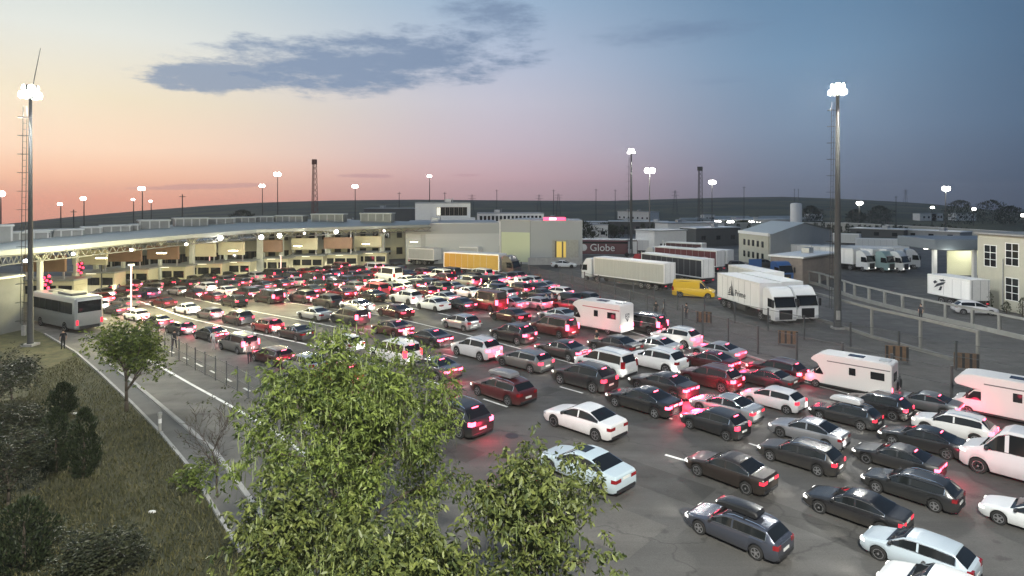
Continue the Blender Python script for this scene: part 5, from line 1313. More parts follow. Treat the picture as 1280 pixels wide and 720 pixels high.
# maroon coach with the word on its side
A = G(712,320,0); B = G(797,321,0); cd = Vector((B.x-A.x, B.y-A.y, 0)); La = cd.length; an = math.atan2(cd.y, cd.x)
co = thing('coach', 'maroon and white coach with pale lettering on its side near the customs block', 'coach', (A.x, A.y, 0), an)
mb = MB(); mb.box(0, La, 0, 2.5, .5, 3.7, b=.15); mb.build('body', mat('maroon_paint', (.10,.015,.025), .35, coat=.4), co, ang=30)
mb = MB(); mb.box(.5, La-.8, -.012, -.002, 2.95, 3.35); mb.build('window', glass, co)
mb = MB(); mb.box(.4, La-.3, .2, 2.3, 3.701, 3.95, b=.06); mb.build('roof_unit', whitep, co)
mb = MB(); mb.box(La*.86, La-.15, -.02, -.003, .7, 3.5); mb.build('white_panel', whitep, co)
local_text(co, 'Globe', 2.3, (4.6, -.03, 1.25), (R(90), 0, 0), whitep)
mb = MB()
for k in range(3): 
    vs = []; mb.lathe([(.55,-.02),(.8,-.02),(.8,.0),(.55,.0)], 16, axis='y', c=(1.3+.95*k, -.04, 2.0))
mb.build('ring_emblem', whitep, co)
for x in (1.8, La-2.4): 
    for yy in (.1, 2.2): mb = MB(); mb.lathe([(.3,-.12),(.48,-.12),(.48,.12),(.3,.12)], 14, axis='y', c=(x, yy, .48)); mb.build('wheel', rubber, co)
# the silver coach on the left, rear view
p = G(112,415,0); bus = thing('coach', 'silver coach with a dark rear window driving away at the far left', 'coach', (p.x, p.y, .01), math.pi-R(31))
Lb, wb, hb_ = 9.4, 1.25, 3.45
silver_b = mat('coach_silver', (.36,.38,.38), .35, .3, coat=.4)
mb = MB(); mb.box(0, Lb, -wb, wb, .38, hb_, b=.16); mb.build('body', silver_b, bus, ang=35)
mb = MB(); mb.box(-.02, .0-.003, -wb+.22, wb-.22, 2.0, 3.1); mb.build('rear_window', glass, bus)
for sg in (1,-1):
    a, c = sorted((sg*(wb+.002), sg*(wb+.02))); mb = MB(); mb.box(.6, Lb-.5, a, c, 1.85, 2.95)
    wo_ = mb.build('side_window', glass, bus); mb = MB(); a, c = sorted((sg*(wb+.021), sg*(wb+.03)))
    for k in range(1, 6): mb.box(.6+k*1.38, .66+k*1.38, a, c, 1.85, 2.95)
    mb.build('pillar', black, wo_)
    e = MB(); a, c = sorted((sg*(wb-.28), sg*(wb-.06))); e.box(-.03,-.003, a, c, .8, 1.3); e.build('tail_light', tail_dim, bus)
    m_ = MB(); a, c = sorted((sg*(wb+.05), sg*(wb+.25))); m_.box(Lb-.1, Lb+.15, a, c, 2.3, 3.0, b=.04); m_.build('mirror', black, bus)
mb = MB(); mb.box(-.03,-.002,-.9,.9,.42,.7); mb.build('bumper', black, bus)
mb = MB(); mb.box(2, 5, -.7, .7, hb_+.001, hb_+.22, b=.06).box(6.5,7.5,-.5,.5,hb_+.001,hb_+.15,b=.04); mb.build('roof_unit', mat('roof_unit', (.12,.12,.12), .6), bus)
wheel_set(bus, [2.2, 7.4], wb-.15)
# lit phone-booth like shelter left of the coach
p = G(45,372,0); hb2 = thing('glass_shelter', 'small white framed glass shelter left of the coach', 'shelter', p, R(-10))
mb = MB()
for x in (0, 1.1, 2.2):
    for y in (0, 1.6): mb.box(x-.06,x+.06,y-.06,y+.06,0,2.3)
mb.box(-.15,2.35,-.15,1.75,2.3,2.42).box(-.06,2.26,-.06,1.66,0,.1); mb.build('frame', whitep, hb2)

def camper(u, v, label, kind, rz, L=6.6, h=2.95, pink=False):
    p = G(u, v, 1.2); th = thing('camper_van', label, 'camper van', (p.x, p.y, .006), rz)
    w = 1.13; wm = mat('camper_white', (.66,.65,.64), .45, coat=.3)
    x0 = -L/2; x1 = L/2
    # coach-built body
    if kind == 'alcove':
        prof = [(x0,.45),(x0,h-.12),(x0+.3,h),(x1-1.3,h),(x1-.55,h-.12),(x1-.15,h-.55),(x1-.25,h-.85),(x1-1.75,h-1.05),(x1-1.8,.45)]
    else:
        prof = [(x0,.45),(x0,h-.1),(x0+.2,h),(x1-1.4,h),(x1-.8,h-.28),(x1-.55,h-.6),(x1-1.1,h-.85),(x1-1.6,1.3),(x1-1.6,.45)]
    mb = MB(); mb.prism(prof, -w, w, 'y'); me = fixn(mb.mesh('living_box', wm)); bm = bmesh.new(); bm.from_mesh(me); bmesh.ops.bevel(bm, geom=bm.edges[:], offset=.06, segments=2, affect='EDGES'); bm.to_mesh(me); bm.free(); me.polygons.foreach_set('use_smooth', [True]*len(me.polygons)); me.set_sharp_from_angle(angle=R(30)); link('living_box', me, th)
    # cab
    cp = [(x1-1.85,.42),(x1-1.85,1.95),(x1-1.35,1.93),(x1-.62,1.15),(x1-.05,.98),(x1,.6),(x1-.02,.42)]
    mb = MB(); mb.prism(cp, -w+.12, w-.12, 'y'); me = fixn(mb.mesh('cab', wm)); bm = bmesh.new(); bm.from_mesh(me); bmesh.ops.bevel(bm, geom=bm.edges[:], offset=.05, segments=2, affect='EDGES'); bm.to_mesh(me); bm.free(); link('cab', me, th)
    ww = w-.24; q = [(x1-1.28,-ww,1.90),(x1-1.28,ww,1.90),(x1-.66,ww+.03,1.2),(x1-.66,-ww-.03,1.2)]; mb = MB(); mb.add([(a+.04,b,c+.03) for a,b,c in q]+[(a,b,c-.04) for a,b,c in q], [(0,1,2,3),(7,6,5,4),(0,4,5,1),(1,5,6,2),(2,6,7,3),(3,7,4,0)]); me = fixn(mb.mesh('windscreen', glass)); link('windscreen', me, th)
    for sg in (1, -1):
        s = MB(); s.prism([(x1-1.72,1.22),(x1-.8,1.2),(x1-1.3,1.82),(x1-1.72,1.84)], sg*(w-.118), sg*(w-.1), 'y'); link('cab_window', fixn(s.mesh('cab_window', glass)), th)
        for a, b, z0, z1 in ((x0+.5, x0+1.5, 1.6, 2.2), (x0+2.6, x0+3.1, 1.6, 2.2)):
            g = MB(); y2 = sorted((sg*(w+.004), sg*(w+.03))); g.box(a, b, y2[0], y2[1], z0, z1, b=.01); g.build('side_window', glass, th)
        st_ = MB(); y2 = sorted((sg*(w+.003), sg*(w+.012))); st_.box(x0+.1, x1-1.9, y2[0], y2[1], 2.42, 2.5); st_.build('stripe', mat('stripe_red' if pink else 'stripe_grey', (.35,.05,.07) if pink else (.12,.12,.13), .5), th)
        tl = MB(); y2 = sorted((sg*(w-.26), sg*(w-.06))); tl.box(x0-.03, x0-.002, y2[0], y2[1], .75, 1.1); tl.build('tail_light', tail_on, th)
        m_ = MB(); y2 = sorted((sg*(w-.1), sg*(w+.16))); m_.box(x1-1.0, x1-.88, y2[0], y2[1], 1.3, 1.7, b=.03); m_.build('mirror', black, th)
        hl = MB(); y2 = sorted((sg*(w-.5), sg*(w-.2))); hl.box(x1-.06, x1+.01, y2[0], y2[1], .7, .9); hl.build('headlight', head_on, th)
        for xx in (x0+1.5, x1-.95):
            wl = link('wheel', WHC[0], th, (xx, sg*(w-.14), .34), (0,0,0 if sg > 0 else math.pi)); link('rim', WHC[1], wl)
    mb = MB(); mb.box(x0+.3,x0+1.1,-.4,.4,h+.001,h+.1,b=.03); mb.build('rooflight', mat('rooflight_plastic', (.4,.42,.44), .3), th)
    mb = MB(); mb.box(x0+2.2,x0+3.4,-.35,.35,h+.001,h+.06,b=.02); mb.build('solar_panel', mat('solar', (.02,.025,.05), .2), th)
    if kind != 'alcove': mb = MB(); mb.box(x0-.03,x0-.003,-.5,.5,1.5,2.2,b=.01); mb.build('rear_window', glass, th)
    mb = MB(); mb.box(x0-.05,x0-.002,-w+.05,w-.05,.42,.68,b=.02); mb.build('bumper', whitep, th)
    mb = MB(); mb.box(x0+.2, x1-.3, -w+.3, w-.3, .25, .46); mb.build('chassis', darksteel, th)
    return th
WHC = wheel_meshes(.34, .22)
def shrink(o, k): o.scale = (k,)*3
c1 = camper(750,398,'pinkish white camper with a dark checked crest on its rear amid the queue','over', math.pi-R(45), L=6.4, h=3.0, pink=True)
mb = MB(); cx, cz = 0, 1.75; x0 = -3.2
mb.prism([(-.32,2.1),(.32,2.1),(.32,1.7),(0,1.3),(-.32,1.7)], x0-.045, x0-.034, 'x')
link('crest', fixn(mb.mesh('crest', navy)), c1)
mb = MB()
for i in range(4):
    for j in range(4):
        if (i+j) % 2 == 0: mb.box(x0-.055, x0-.046, -.26+.13*i, -.14+.13*i, 1.55+.13*j, 1.67+.13*j)
mb.build('crest_check', whitep, c1)
ch_ = c1; 
for o in list(c1.children):
    if o.name.startswith('rear_window'): bpy.data.objects.remove(o)
lk = bpy.data.lights.new('camper_glow', 'POINT'); lk.energy = 14; lk.color = (1,.03,.10); lk.shadow_soft_size = .3
for dx, dy in ((-1.2,-2.2),(1.4,-2.0)):
    o = bpy.data.objects.new('red_glow', lk); C.objects.link(o); a = math.pi-R(45); lx, ly = dx, 2.0; o.location = (c1.location.x+math.cos(a)*lx-math.sin(a)*ly, c1.location.y+math.sin(a)*lx+math.cos(a)*ly, .9)
c2 = camper(1062,466,'white camper van with a bicycle on its rear rack near the wire fence','over', math.pi-R(44), L=6.7, h=3.0)
c3 = camper(1265,500,'white alcove camper with its bed over the cab at the right edge','alcove', math.pi-R(47), L=6.6, h=3.0)
shrink(c2, .80); shrink(c3, .84)
# bicycle on the rack of the camper
bi = thing('bicycle', 'dark bicycle hanging on the rear rack of the white camper van', 'bicycle', (0,0,0)); a = math.pi-R(44); hx = Vector((math.cos(a), math.sin(a), 0))
bi.location = c2.location+hx*(-3.65*.8)+Vector((0,0,.72)); bi.rotation_euler = (0,0,a+math.pi/2); bi.scale = (.8,)*3
for x in (-.52, .52):
    mb = MB(); mb.lathe([(.32,-.02),(.35,-.02),(.35,.02),(.32,.02)], 20, axis='y', c=(x,0,.35)); 
    for k in range(8): mb.tube((x,0,.35), (x+.32*math.cos(k*.785),0,.35+.32*math.sin(k*.785)), .005, n=3)
    mb.build('wheel', rubber, bi)
mb = MB()
for p_, q_ in (((-.52,.35),(-.2,.85)),((-.2,.85),(.35,.85)),((.35,.85),(.52,.35)),((-.2,.85),(-.02,.32)),((-.02,.32),(.37,.75)),((-.52,.35),(-.02,.32)),((.35,.85),(.33,1.0)),((-.2,.85),(-.23,.98))): mb.tube((p_[0],0,p_[1]), (q_[0],0,q_[1]), .018, n=5)
mb.tube((.33,-.25,1.0), (.33,.25,1.0), .015, n=5); mb.build('frame', mat('bike_frame', (.05,.05,.06), .4), bi); mb = MB(); mb.box(-.33,-.1,-.06,.06,.97,1.02,b=.01); mb.build('saddle', black, bi)
mb = MB(); 
for yy in (-.5, .5): mb.path([(-3.35,yy,.75),(-3.62,yy,.78),(-3.65,yy,1.0)], .02); mb.tube((-3.35,yy,1.5), (-3.62,yy,.8), .015)
mb.tube((-3.62,-.6,.8), (-3.62,.6,.8), .02); mb.build('bike_rack', steel, c2)
# white pickup by the upper fence, right
p = G(1218,386,.6); make_car('hatch','white', p.x, p.y, R(-18), 'small white car behind the concrete fence in front of the cream office', None, True, brake=False, head=False, spot=False)
# ------------------------------------------------------------------ people
skin_m = mat('skin', (.45,.28,.20), .6)
def person_mesh(pose):
    """one continuous skinned body 1.75 m tall; pose = dict of joint offsets"""
    J = {'pelvis':(0,0,.95,.135),'waist':(0,0,1.08,.125),'chest':(0,.01,1.30,.15),'neck':(0,0,1.47,.062),'headb':(0,.015,1.55,.075),'head':(0,.02,1.64,.098),'top':(0,.015,1.71,.07)}
    par = [('pelvis','waist'),('waist','chest'),('chest','neck'),('neck','headb'),('headb','head'),('head','top')]
    sw = pose.get('stride', 0); bend = pose.get('arm', .1)
    for s, n in ((1,'l'),(-1,'r')):
        f = sw*s
        J['hip'+n] = (s*.09,0,.90,.10); J['knee'+n] = (s*.10,.5*f+.02,.50+abs(f)*.02,.062); J['ank'+n] = (s*.10,f-.05*(f<0),.09+.06*(f<0),.042); J['toe'+n] = (s*.12,f+.15,.04,.036)
        par += [('pelvis','hip'+n),('hip'+n,'knee'+n),('knee'+n,'ank'+n),('ank'+n,'toe'+n)]
        a = -f*.5
        J['sh'+n] = (s*.18,0,1.40,.062); J['elb'+n] = (s*.24,a*.5-.02,1.13,.045); J['wr'+n] = (s*.23,a+bend,.91,.030); J['palm'+n] = (s*.225,a+bend+.02,.84,.032)
        par += [('chest','sh'+n),('sh'+n,'elb'+n),('elb'+n,'wr'+n),('wr'+n,'palm'+n)]
        for k in range(4):
            J['f%d%s' % (k,n)] = (s*.225, a+bend-.025+.022*k+.02, .775-.01*(1-abs(k-1.5)/1.5), .009); par.append(('palm'+n, 'f%d%s' % (k,n)))
            J['g%d%s' % (k,n)] = (s*.212, a+bend-.025+.022*k+.02, .745-.01*(1-abs(k-1.5)/1.5), .008); par.append(('f%d%s' % (k,n), 'g%d%s' % (k,n)))
        J['th'+n] = (s*.205, a+bend+.065, .82, .011); par.append(('palm'+n,'th'+n))
    names = list(J); bm = bmesh.new(); vv = {k: bm.verts.new(J[k][:3]) for k in names}
    for a, b in par: bm.edges.new((vv[a], vv[b]))
    me = bpy.data.meshes.new('body'); bm.to_mesh(me); bm.free()
    o = bpy.data.objects.new('tmp', me); C.objects.link(o); m = o.modifiers.new('s', 'SKIN'); 
    for i, k in enumerate(names):
        me.skin_vertices[0].data[i].radius = (J[k][3], J[k][3]*.85 if k in ('pelvis','waist','chest') else J[k][3]); me.skin_vertices[0].data[i].use_root = k == 'pelvis'
    o.modifiers.new('u', 'SUBSURF').levels = 1
    dg = bpy.context.evaluated_depsgraph_get(); out = bpy.data.meshes.new_from_object(o.evaluated_get(dg)); bpy.data.objects.remove(o)
    out.polygons.foreach_set('use_smooth', [True]*len(out.polygons)); return out
def dressed(me, top, legs):
    me = me.copy(); me.materials.clear()
    for m in (skin_m, mat('cloth_%s' % str(top), top, .9), mat('cloth_%s' % str(legs), legs, .9), black): me.materials.append(m)
    for p in me.polygons:
        z = p.center.z; x = abs(p.center.x)
        p.material_index = 3 if z < .1 else 2 if z < .98 and x < .20 else 1 if (z < 1.44 and (x < .2 or z > 1.15)) else 0
    return me
BODY = [person_mesh(dict(stride=0, arm=.06)), person_mesh(dict(stride=.26, arm=.12)), person_mesh(dict(stride=.14, arm=.22))]
hairm = mat('dark_hair', (.03,.022,.018), .8)
hb_ = MB(); hb_.lathe([(.02,1.765),(.06,1.755),(.098,1.71),(.108,1.66),(.095,1.60)], 12, c=(0,-.012,0)); hair_me = fixn(hb_.mesh('hair', hairm, smooth=True))
fb = MB(); fb.lathe([(.004,.0),(.012,.015),(.006,.05)], 6, c=(0,.118,1.60)); nose_me = fb.mesh('nose', skin_m)
eb = MB(); eb.box(-.045,-.02,.105,.118,1.645,1.657).box(.02,.045,.105,.118,1.645,1.657); eye_me = eb.mesh('eyes', black)
PEOPLE = [(746,436,0,(.03,.03,.035),(.55,.50,.38),2.2,'person in a dark top and light trousers standing beside the pinkish camper'),
 (820,396,0,(.03,.03,.03),(.03,.03,.035),0,'person in dark clothes at the wire fence next to the one in a white shirt'),
 (830,397,1,(.75,.75,.73),(.05,.05,.06),1.5,'person in a white shirt walking along the wire fence'),
 (683,385,2,(.30,.30,.31),(.05,.05,.06),3,'person in a grey top standing left in the small group among the far cars'),
 (690,383,0,(.55,.40,.40),(.08,.08,.1),1,'person in a pink top in the middle of the small group among the far cars'),
 (699,385,0,(.7,.7,.7),(.04,.04,.05),4,'person in a white top standing right in the small group among the far cars'),
 (312,455,1,(.55,.38,.36),(.04,.04,.05),.5,'person in a pinkish top walking behind the grey people carrier'),
 (218,437,1,(.04,.04,.045),(.04,.04,.05),.3,'person in dark clothes walking on the road left of the queue'),
 (267,438,0,(.75,.72,.72),(.5,.45,.45),.3,'person in pale clothes beside the leftmost lane of cars'),
 (162,384,0,(.6,.62,.6),(.3,.3,.3),.3,'person in pale clothes standing by the first glowing post'),
 (79,437,0,(.02,.02,.025),(.03,.03,.03),1,'person in dark clothes at the roadside behind the silver coach'),
 (858,399,0,(.04,.04,.045),(.04,.04,.05),2,'person in dark clothes behind the fence right of the white shirted one'),
 (1151,400,0,(.05,.05,.06),(.03,.03,.035),2,'person in dark clothes in the lane below the upper concrete fence')]
for u, v, bi_, top, legs, rz, lb in PEOPLE:
    p = G(u, v, 0); th = thing('person', lb, 'person', (p.x, p.y, .012), rz)
    link('body', dressed(BODY[bi_], top, legs), th); link('hair', hair_me, th)
    link('nose', nose_me, th); link('eyes', eye_me, th)
# white dog or bag-like bollards at roadside
def bollard(u, v, lb):
    p = G(u, v, 0); th = thing('bollard', lb, 'bollard', p)
    mb = MB(); mb.lathe([(.16,0),(.16,.05),(.09,.07),(.09,.95),(.12,.97),(.12,1.12),(.04,1.16)], 12); mb.build('post', mat('bollard_grey', (.30,.30,.28), .7), th, smooth=False)
    mb = MB(); mb.lathe([(.094,.55),(.094,.80)], 12); mb.build('white_band', whitep, th)
bollard(200,541,'short grey roadside post with a white band at the edge of the grass')
p = G(327,380,0); 
# ------------------------------------------------------------------ far background on the right and behind
def wallrun(name, label, cat, pts, h, m_, t=.25, z=None):
    P = [Vector((x, y, 0)) for x, y in pts]; o0 = P[0]; th = thing(name, label, cat, (o0.x, o0.y, z if z is not None else 0))
    mb = MB()
    for a, b in zip(P[:-1], P[1:]):
        ribbon([a-o0, b-o0], t, -1.0, h, mb)
    link('panel', fixn(mb.mesh('panel', m_)), th)
    mb = MB()
    for a, b in zip(P[:-1], P[1:]): ribbon([a-o0, b-o0], t+.1, h+.002, h+.15, mb)
    link('coping', fixn(mb.mesh('coping', whitep)), th); return th
wallw = mat('white_boundary_wall', (.42,.42,.39), .85, noise=.15, nscale=.2)
def px2(u, v, z=0): p = G(u, v, z); return (p.x, p.y)
wallrun('boundary_wall', 'long pale boundary wall with dark cypress trees before it on the right hill foot', 'wall', [px2(720,291),px2(860,291),px2(985,289),px2(1060,290),px2(1160,297),px2(1300,308)], 3.6, wallw)
roofs = [(772,276,812,278,5.4,'low flat white roof shed left of the middle mast foot'),(640,286,700,287,4.6,'pale shed strip above the grey customs block'),(835,303,905,301,5.2,'white cube shed with vents in the middle of the lorry park'),(818,320,858,318,5.2,'white cube container cabin left of the sheds'),(870,308,925,306,4.5,'dark low shed with a railing left of the workshop'),(735,300,760,300,4.4,'small white roofed cabin above the lettered coach'),(700,291,760,291,3.8,'long pale roof behind the lettered coach'),(1063,300,1130,303,3.4,'dark flat roof row before the cypress trees'),(905,288,990,287,4.0,'long pale roof under the row of bright lamps'),(1130,302,1200,306,3.2,'pale low roof below the right cypress trees'),(760,292,835,293,4.2,'long dark shed behind the middle ladder mast'),(840,291,900,291,3.6,'pale shed roof beside the bright lamp row')]
rc_ = [whitep, greyp, whitep, whitep, mat('dark_shed', (.07,.075,.075), .7), whitep, greyp, MATS['dark_shed'] if 'dark_shed' in MATS else greyp, greyp, greyp, MATS.get('dark_shed', greyp), greyp]
for (u0, v0, u1, v1, h, lb), m_ in zip(roofs, rc_):
    b_, w = building('shed', lb, 'shed', px2(u0, v0), px2(u1, v1), 7, h, m_, whitep if m_ != whitep else greyp, over=.2)
    mb = MB(); k = max(2, int(w/4))
    for i in range(k): x = w*(i+.5)/k; g = MB(); g.box(x-.7, x+.7, -.03, -.004, 1.6, 2.6); g.build('window', glass, b_)
# greenhouses / pale rows on the hill foot
for i in range(7):
    u0 = 850+i*20; d = 330+12*(i % 3); v = 268+((i*5) % 3)*2.4
    x0 = (u0-640)*d/FPX; z = ground_z(x0, d); th = thing('tent_row', ['first','second','third','fourth','fifth','sixth','seventh'][i]+' long pale tunnel from the left on the foot of the right hill', 'tunnel', (x0, d, z), R(4))
    mb = MB(); n_ = 8; L = 22
    prof = [(2.2*math.cos(math.pi*k/n_), 2.0*math.sin(math.pi*k/n_)+.3) for k in range(n_+1)]+[(-2.2,-1.5),(2.2,-1.5)]
    mb.prism(prof, 0, L, 'x'); link('cover', fixn(mb.mesh('cover', mat('tunnel_cover', (.36,.36,.34), .6))), th)
    mb = MB(); 
    for k in range(5): mb.box(k*L/4-.06, k*L/4+.06, -2.24, -2.2, -.5, .9)
    mb.build('hoop', steel, th)
for i, (u, v) in enumerate([(1150,272),(1165,274),(1195,273),(1012,268),(880,272)]):
    d = 330; x0 = (u-640)*d/FPX; z = CH-(v-HV)*d/FPX; z = ground_z(x0, d)
    b_, w = building('farmhouse', ['white flat house below the far right hill','pale low house right of the white flat one','white house under the small hillside lamps','pale block house on the hill foot right of the silo','small pale house on the hill foot by the lamp row'][i], 'house', (x0, d), (x0+[9,6,11,7,6][i], d), 6, 3.4+z, whitep)
    for k in range(3): g = MB(); g.box(w*(.2+.28*k), w*(.2+.28*k)+1, -.03, -.004, z+1.2, z+2.2); g.build('window', glass, b_)
# ------------------------------------------------------------------ vegetation
def leaf_mat(name, c, c2, trans=.25, scale=.8):
    m = bpy.data.materials.new(name); m.use_nodes = True; t = m.node_tree; b = t.nodes['Principled BSDF']
    at_ = t.nodes.new('ShaderNodeAttribute'); at_.attribute_name = 'tone'
    r = t.nodes.new('ShaderNodeValToRGB'); r.color_ramp.elements[0].color = (*c, 1); r.color_ramp.elements[1].color = (*c2, 1)
    t.links.new(at_.outputs['Fac'], r.inputs[0]); t.links.new(r.outputs[0], b.inputs['Base Color']); b.inputs['Roughness'].default_value = .5
    b.inputs['Specular IOR Level'].default_value = .35
    tr = t.nodes.new('ShaderNodeBsdfTranslucent'); t.links.new(r.outputs[0], tr.inputs[0]); mx = t.nodes.new('ShaderNodeMixShader'); mx.inputs[0].default_value = trans
    out = [n for n in t.nodes if n.type == 'OUTPUT_MATERIAL'][0]; t.links.new(b.outputs[0], mx.inputs[1]); t.links.new(tr.outputs[0], mx.inputs[2]); t.links.new(mx.outputs[0], out.inputs[0])
    MATS[name] = m; return m
def leaves_mesh(name, centers, dirs, size, m_, wid=.42, fold=.25, tone=None, jit=.35):
    """centers Nx3, dirs Nx3 (leaf axis); each leaf is a folded 6-vertex blade"""
    n = len(centers); c = np.asarray(centers, float); d = np.asarray(dirs, float); d /= np.linalg.norm(d, axis=1)[:, None]+1e-9
    r = npr.normal(size=(n,3)); s = np.cross(d, r); s /= np.linalg.norm(s, axis=1)[:, None]+1e-9; u = np.cross(s, d)
    sz = size*(1+jit*npr.uniform(-1, 1, n))[:, None]; w = sz*wid
    base = c; mid = c+d*sz*.5; tip = c+d*sz-u*sz*.12*0
    l1 = c+d*sz*.38+s*w*.5+u*sz*fold*.4; r1 = c+d*sz*.38-s*w*.5+u*sz*fold*.4
    l2 = c+d*sz*.72+s*w*.34+u*sz*fold*.25; r2 = c+d*sz*.72-s*w*.34+u*sz*fold*.25
    V = np.stack([base, l1, l2, tip, r2, r1, mid], 1).reshape(-1, 3)
    i = np.arange(n)*7
    F = np.concatenate([np.stack([i, i+1, i+2, i+6], 1), np.stack([i+6, i+2, i+3, i+3], 1)[:, :3].repeat(1, 0) if False else np.stack([i+6, i+2, i+3, i+4], 1), np.stack([i, i+6, i+4, i+5], 1)])
    me = bpy.data.meshes.new(name); me.vertices.add(len(V)); me.vertices.foreach_set('co', V.astype(np.float32).ravel())
    me.loops.add(F.size); me.loops.foreach_set('vertex_index', F.astype(np.int32).ravel()); me.polygons.add(len(F)); me.polygons.foreach_set('loop_start', np.arange(0, F.size, 4, dtype=np.int32))
    at_ = me.attributes.new('tone', 'FLOAT', 'POINT'); tn = (npr.uniform(0, 1, n) if tone is None else np.clip(tone+npr.normal(0, .18, n), 0, 1)); at_.data.foreach_set('value', np.repeat(tn, 7).astype(np.float32))
    me.materials.append(m_); me.update(calc_edges=True); me.validate(); return me
bark = mat('bark', (.075,.060,.045), .95, noise=.35, nscale=6, bump=.6, stretch=(1,1,.25))
def grow(rng, h, spread, levels=4, nb=3, base_r=.14, up=.75, start=.25, lean=(0,0)):
    """branch skeleton; returns segments [(p,q,r0,r1)] and twig tips"""
    segs = []; tips = []
    def br(p, d, L, r, lv):
        k = 4; q = p.copy()
        for i in range(k):
            d = (d+Vector((rng.uniform(-.16,.16), rng.uniform(-.16,.16), rng.uniform(-.04,.12)))).normalized(); e = q+d*(L/k); r1 = r*(1-.14)
            segs.append((q.copy(), e.copy(), r, r1)); q = e; r = r1
            if lv > 0 and i >= (1 if lv < levels else 1):
                for _ in range(1 if lv < levels else nb-1):
                    a = rng.uniform(0, 2*math.pi); s = d.orthogonal().normalized(); t = d.cross(s)
                    nd_ = (d*rng.uniform(.35,.8)+(s*math.cos(a)+t*math.sin(a))*spread+Vector((0,0,up*.4))).normalized(); br(q.copy(), nd_, L*rng.uniform(.5,.72), r*.62, lv-1)
            if lv == 0: tips.append((q.copy(), d.copy()))
        if lv > 0:
            for _ in range(2):
                a = rng.uniform(0, 2*math.pi); s = d.orthogonal().normalized(); t = d.cross(s)
                br(q.copy(), (d*.8+(s*math.cos(a)+t*math.sin(a))*spread*.7).normalized(), L*rng.uniform(.55,.75), r*.7, lv-1)
        else: tips.append((q.copy(), d.copy()))
    br(Vector((0,0,0)), Vector((lean[0], lean[1], 1)).normalized(), h*.42, base_r, levels)
    return segs, tips
def tree(label, cat, loc, h, width, seed, leaf, leafm, n_leaves, droop=.7, pods=0, levels=4, base_r=.16, spread=.75, name='tree', wid=.42, cluster=.35):
    rng = random.Random(seed); segs, tips = grow(rng, h, spread, levels, base_r=base_r)
    zmax = max(t[0].z for t in tips); rx = max(math.hypot(t[0].x, t[0].y) for t in tips); rs = sorted(math.hypot(t[0].x, t[0].y) for t in tips)[int(len(tips)*.93)]
    fz = h/zmax; fx = (width/2)/rs; sc = lambda v: Vector((v.x*fx, v.y*fx, v.z*fz))
    th = thing(name, label, cat, loc); mb = MB()
    for p, q, r0, r1 in segs:
        if r0 > base_r*.04: mb.tube(sc(p)-Vector((0,0,.1 if p.z == 0 else 0)), sc(q), max(r0,.008), max(r1,.006), 7 if r0 > .05 else 4)
    mb.build('trunk', bark, th, smooth=True)
    T = np.array([sc(t[0])[:] for t in tips]); D = np.array([t[1][:] for t in tips])
    if n_leaves:
        # leaves in drooping rosettes round the twig ends
        k = npr.integers(0, len(T), n_leaves//7+1); cc = T[k]+npr.normal(0, cluster, (len(k),3)); cc = np.repeat(cc, 7, 0)[:n_leaves]
        kk = np.repeat(k, 7)[:n_leaves]; ang = npr.uniform(0, 2*np.pi, n_leaves)
        dr = np.stack([np.cos(ang), np.sin(ang), -npr.uniform(droop*.3, droop*1.6, n_leaves)], 1)+D[kk]*.3
        cc = cc+npr.normal(0, .05, cc.shape)
        tone = np.repeat(npr.uniform(.1, .9, len(T)), 1)[kk]
        o = link('crown', leaves_mesh('crown', cc, dr, leaf, leafm, wid, tone=tone), th)
    if pods:
        k = npr.integers(0, len(T), pods); cc = T[k]+npr.normal(0, cluster*.8, (pods,3)); dr = np.stack([npr.normal(0,.16,pods), npr.normal(0,.16,pods), -np.ones(pods)], 1)
        link('seed_pods', leaves_mesh('seed_pods', cc, dr, .42, podm, .05, fold=.0, jit=.3), th)
    return th
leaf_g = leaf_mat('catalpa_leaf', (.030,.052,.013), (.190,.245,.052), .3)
podm = leaf_mat('seed_pod', (.13,.17,.06), (.26,.31,.12), .1)
leaf_g2 = leaf_mat('shaded_leaf', (.028,.044,.014), (.150,.175,.045), .25)  # darker copy of the catalpa leaf, shade put into the colour
leaf_d = leaf_mat('dark_leaf', (.014,.022,.010), (.035,.048,.020), .2)
leaf_s = leaf_mat('scrub_leaf', (.018,.024,.012), (.058,.064,.032), .2)
leaf_o = leaf_mat('olive_leaf', (.045,.055,.025), (.10,.105,.045), .25)
# the big pod tree in the foreground (several stems)
tree('big leafy tree with long hanging seed pods in the bottom centre foreground', 'tree', ((418-640)*17.5/FPX, 17.5, 0), 9.35, 6.6, 5, .150, leaf_g, 34000, pods=3200, droop=1.0, cluster=.22, base_r=.17, wid=.34, levels=4)
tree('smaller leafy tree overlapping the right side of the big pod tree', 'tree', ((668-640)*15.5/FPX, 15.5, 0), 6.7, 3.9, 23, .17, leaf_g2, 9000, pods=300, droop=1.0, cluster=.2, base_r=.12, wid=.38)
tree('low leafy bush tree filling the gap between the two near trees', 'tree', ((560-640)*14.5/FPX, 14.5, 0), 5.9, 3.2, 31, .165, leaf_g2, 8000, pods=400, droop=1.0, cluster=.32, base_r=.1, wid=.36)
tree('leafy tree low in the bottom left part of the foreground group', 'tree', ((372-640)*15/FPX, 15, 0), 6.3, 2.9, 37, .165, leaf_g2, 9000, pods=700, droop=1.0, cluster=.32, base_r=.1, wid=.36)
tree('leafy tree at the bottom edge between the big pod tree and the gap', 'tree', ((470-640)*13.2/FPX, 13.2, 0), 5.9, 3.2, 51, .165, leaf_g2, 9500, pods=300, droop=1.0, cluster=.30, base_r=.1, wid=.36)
tree('small round roadside tree on the grass edge at the left', 'tree', G(158,514,0), 5.6, 3.7, 8, .17, leaf_g, 9000, droop=.7, cluster=.30, levels=3, base_r=.12)
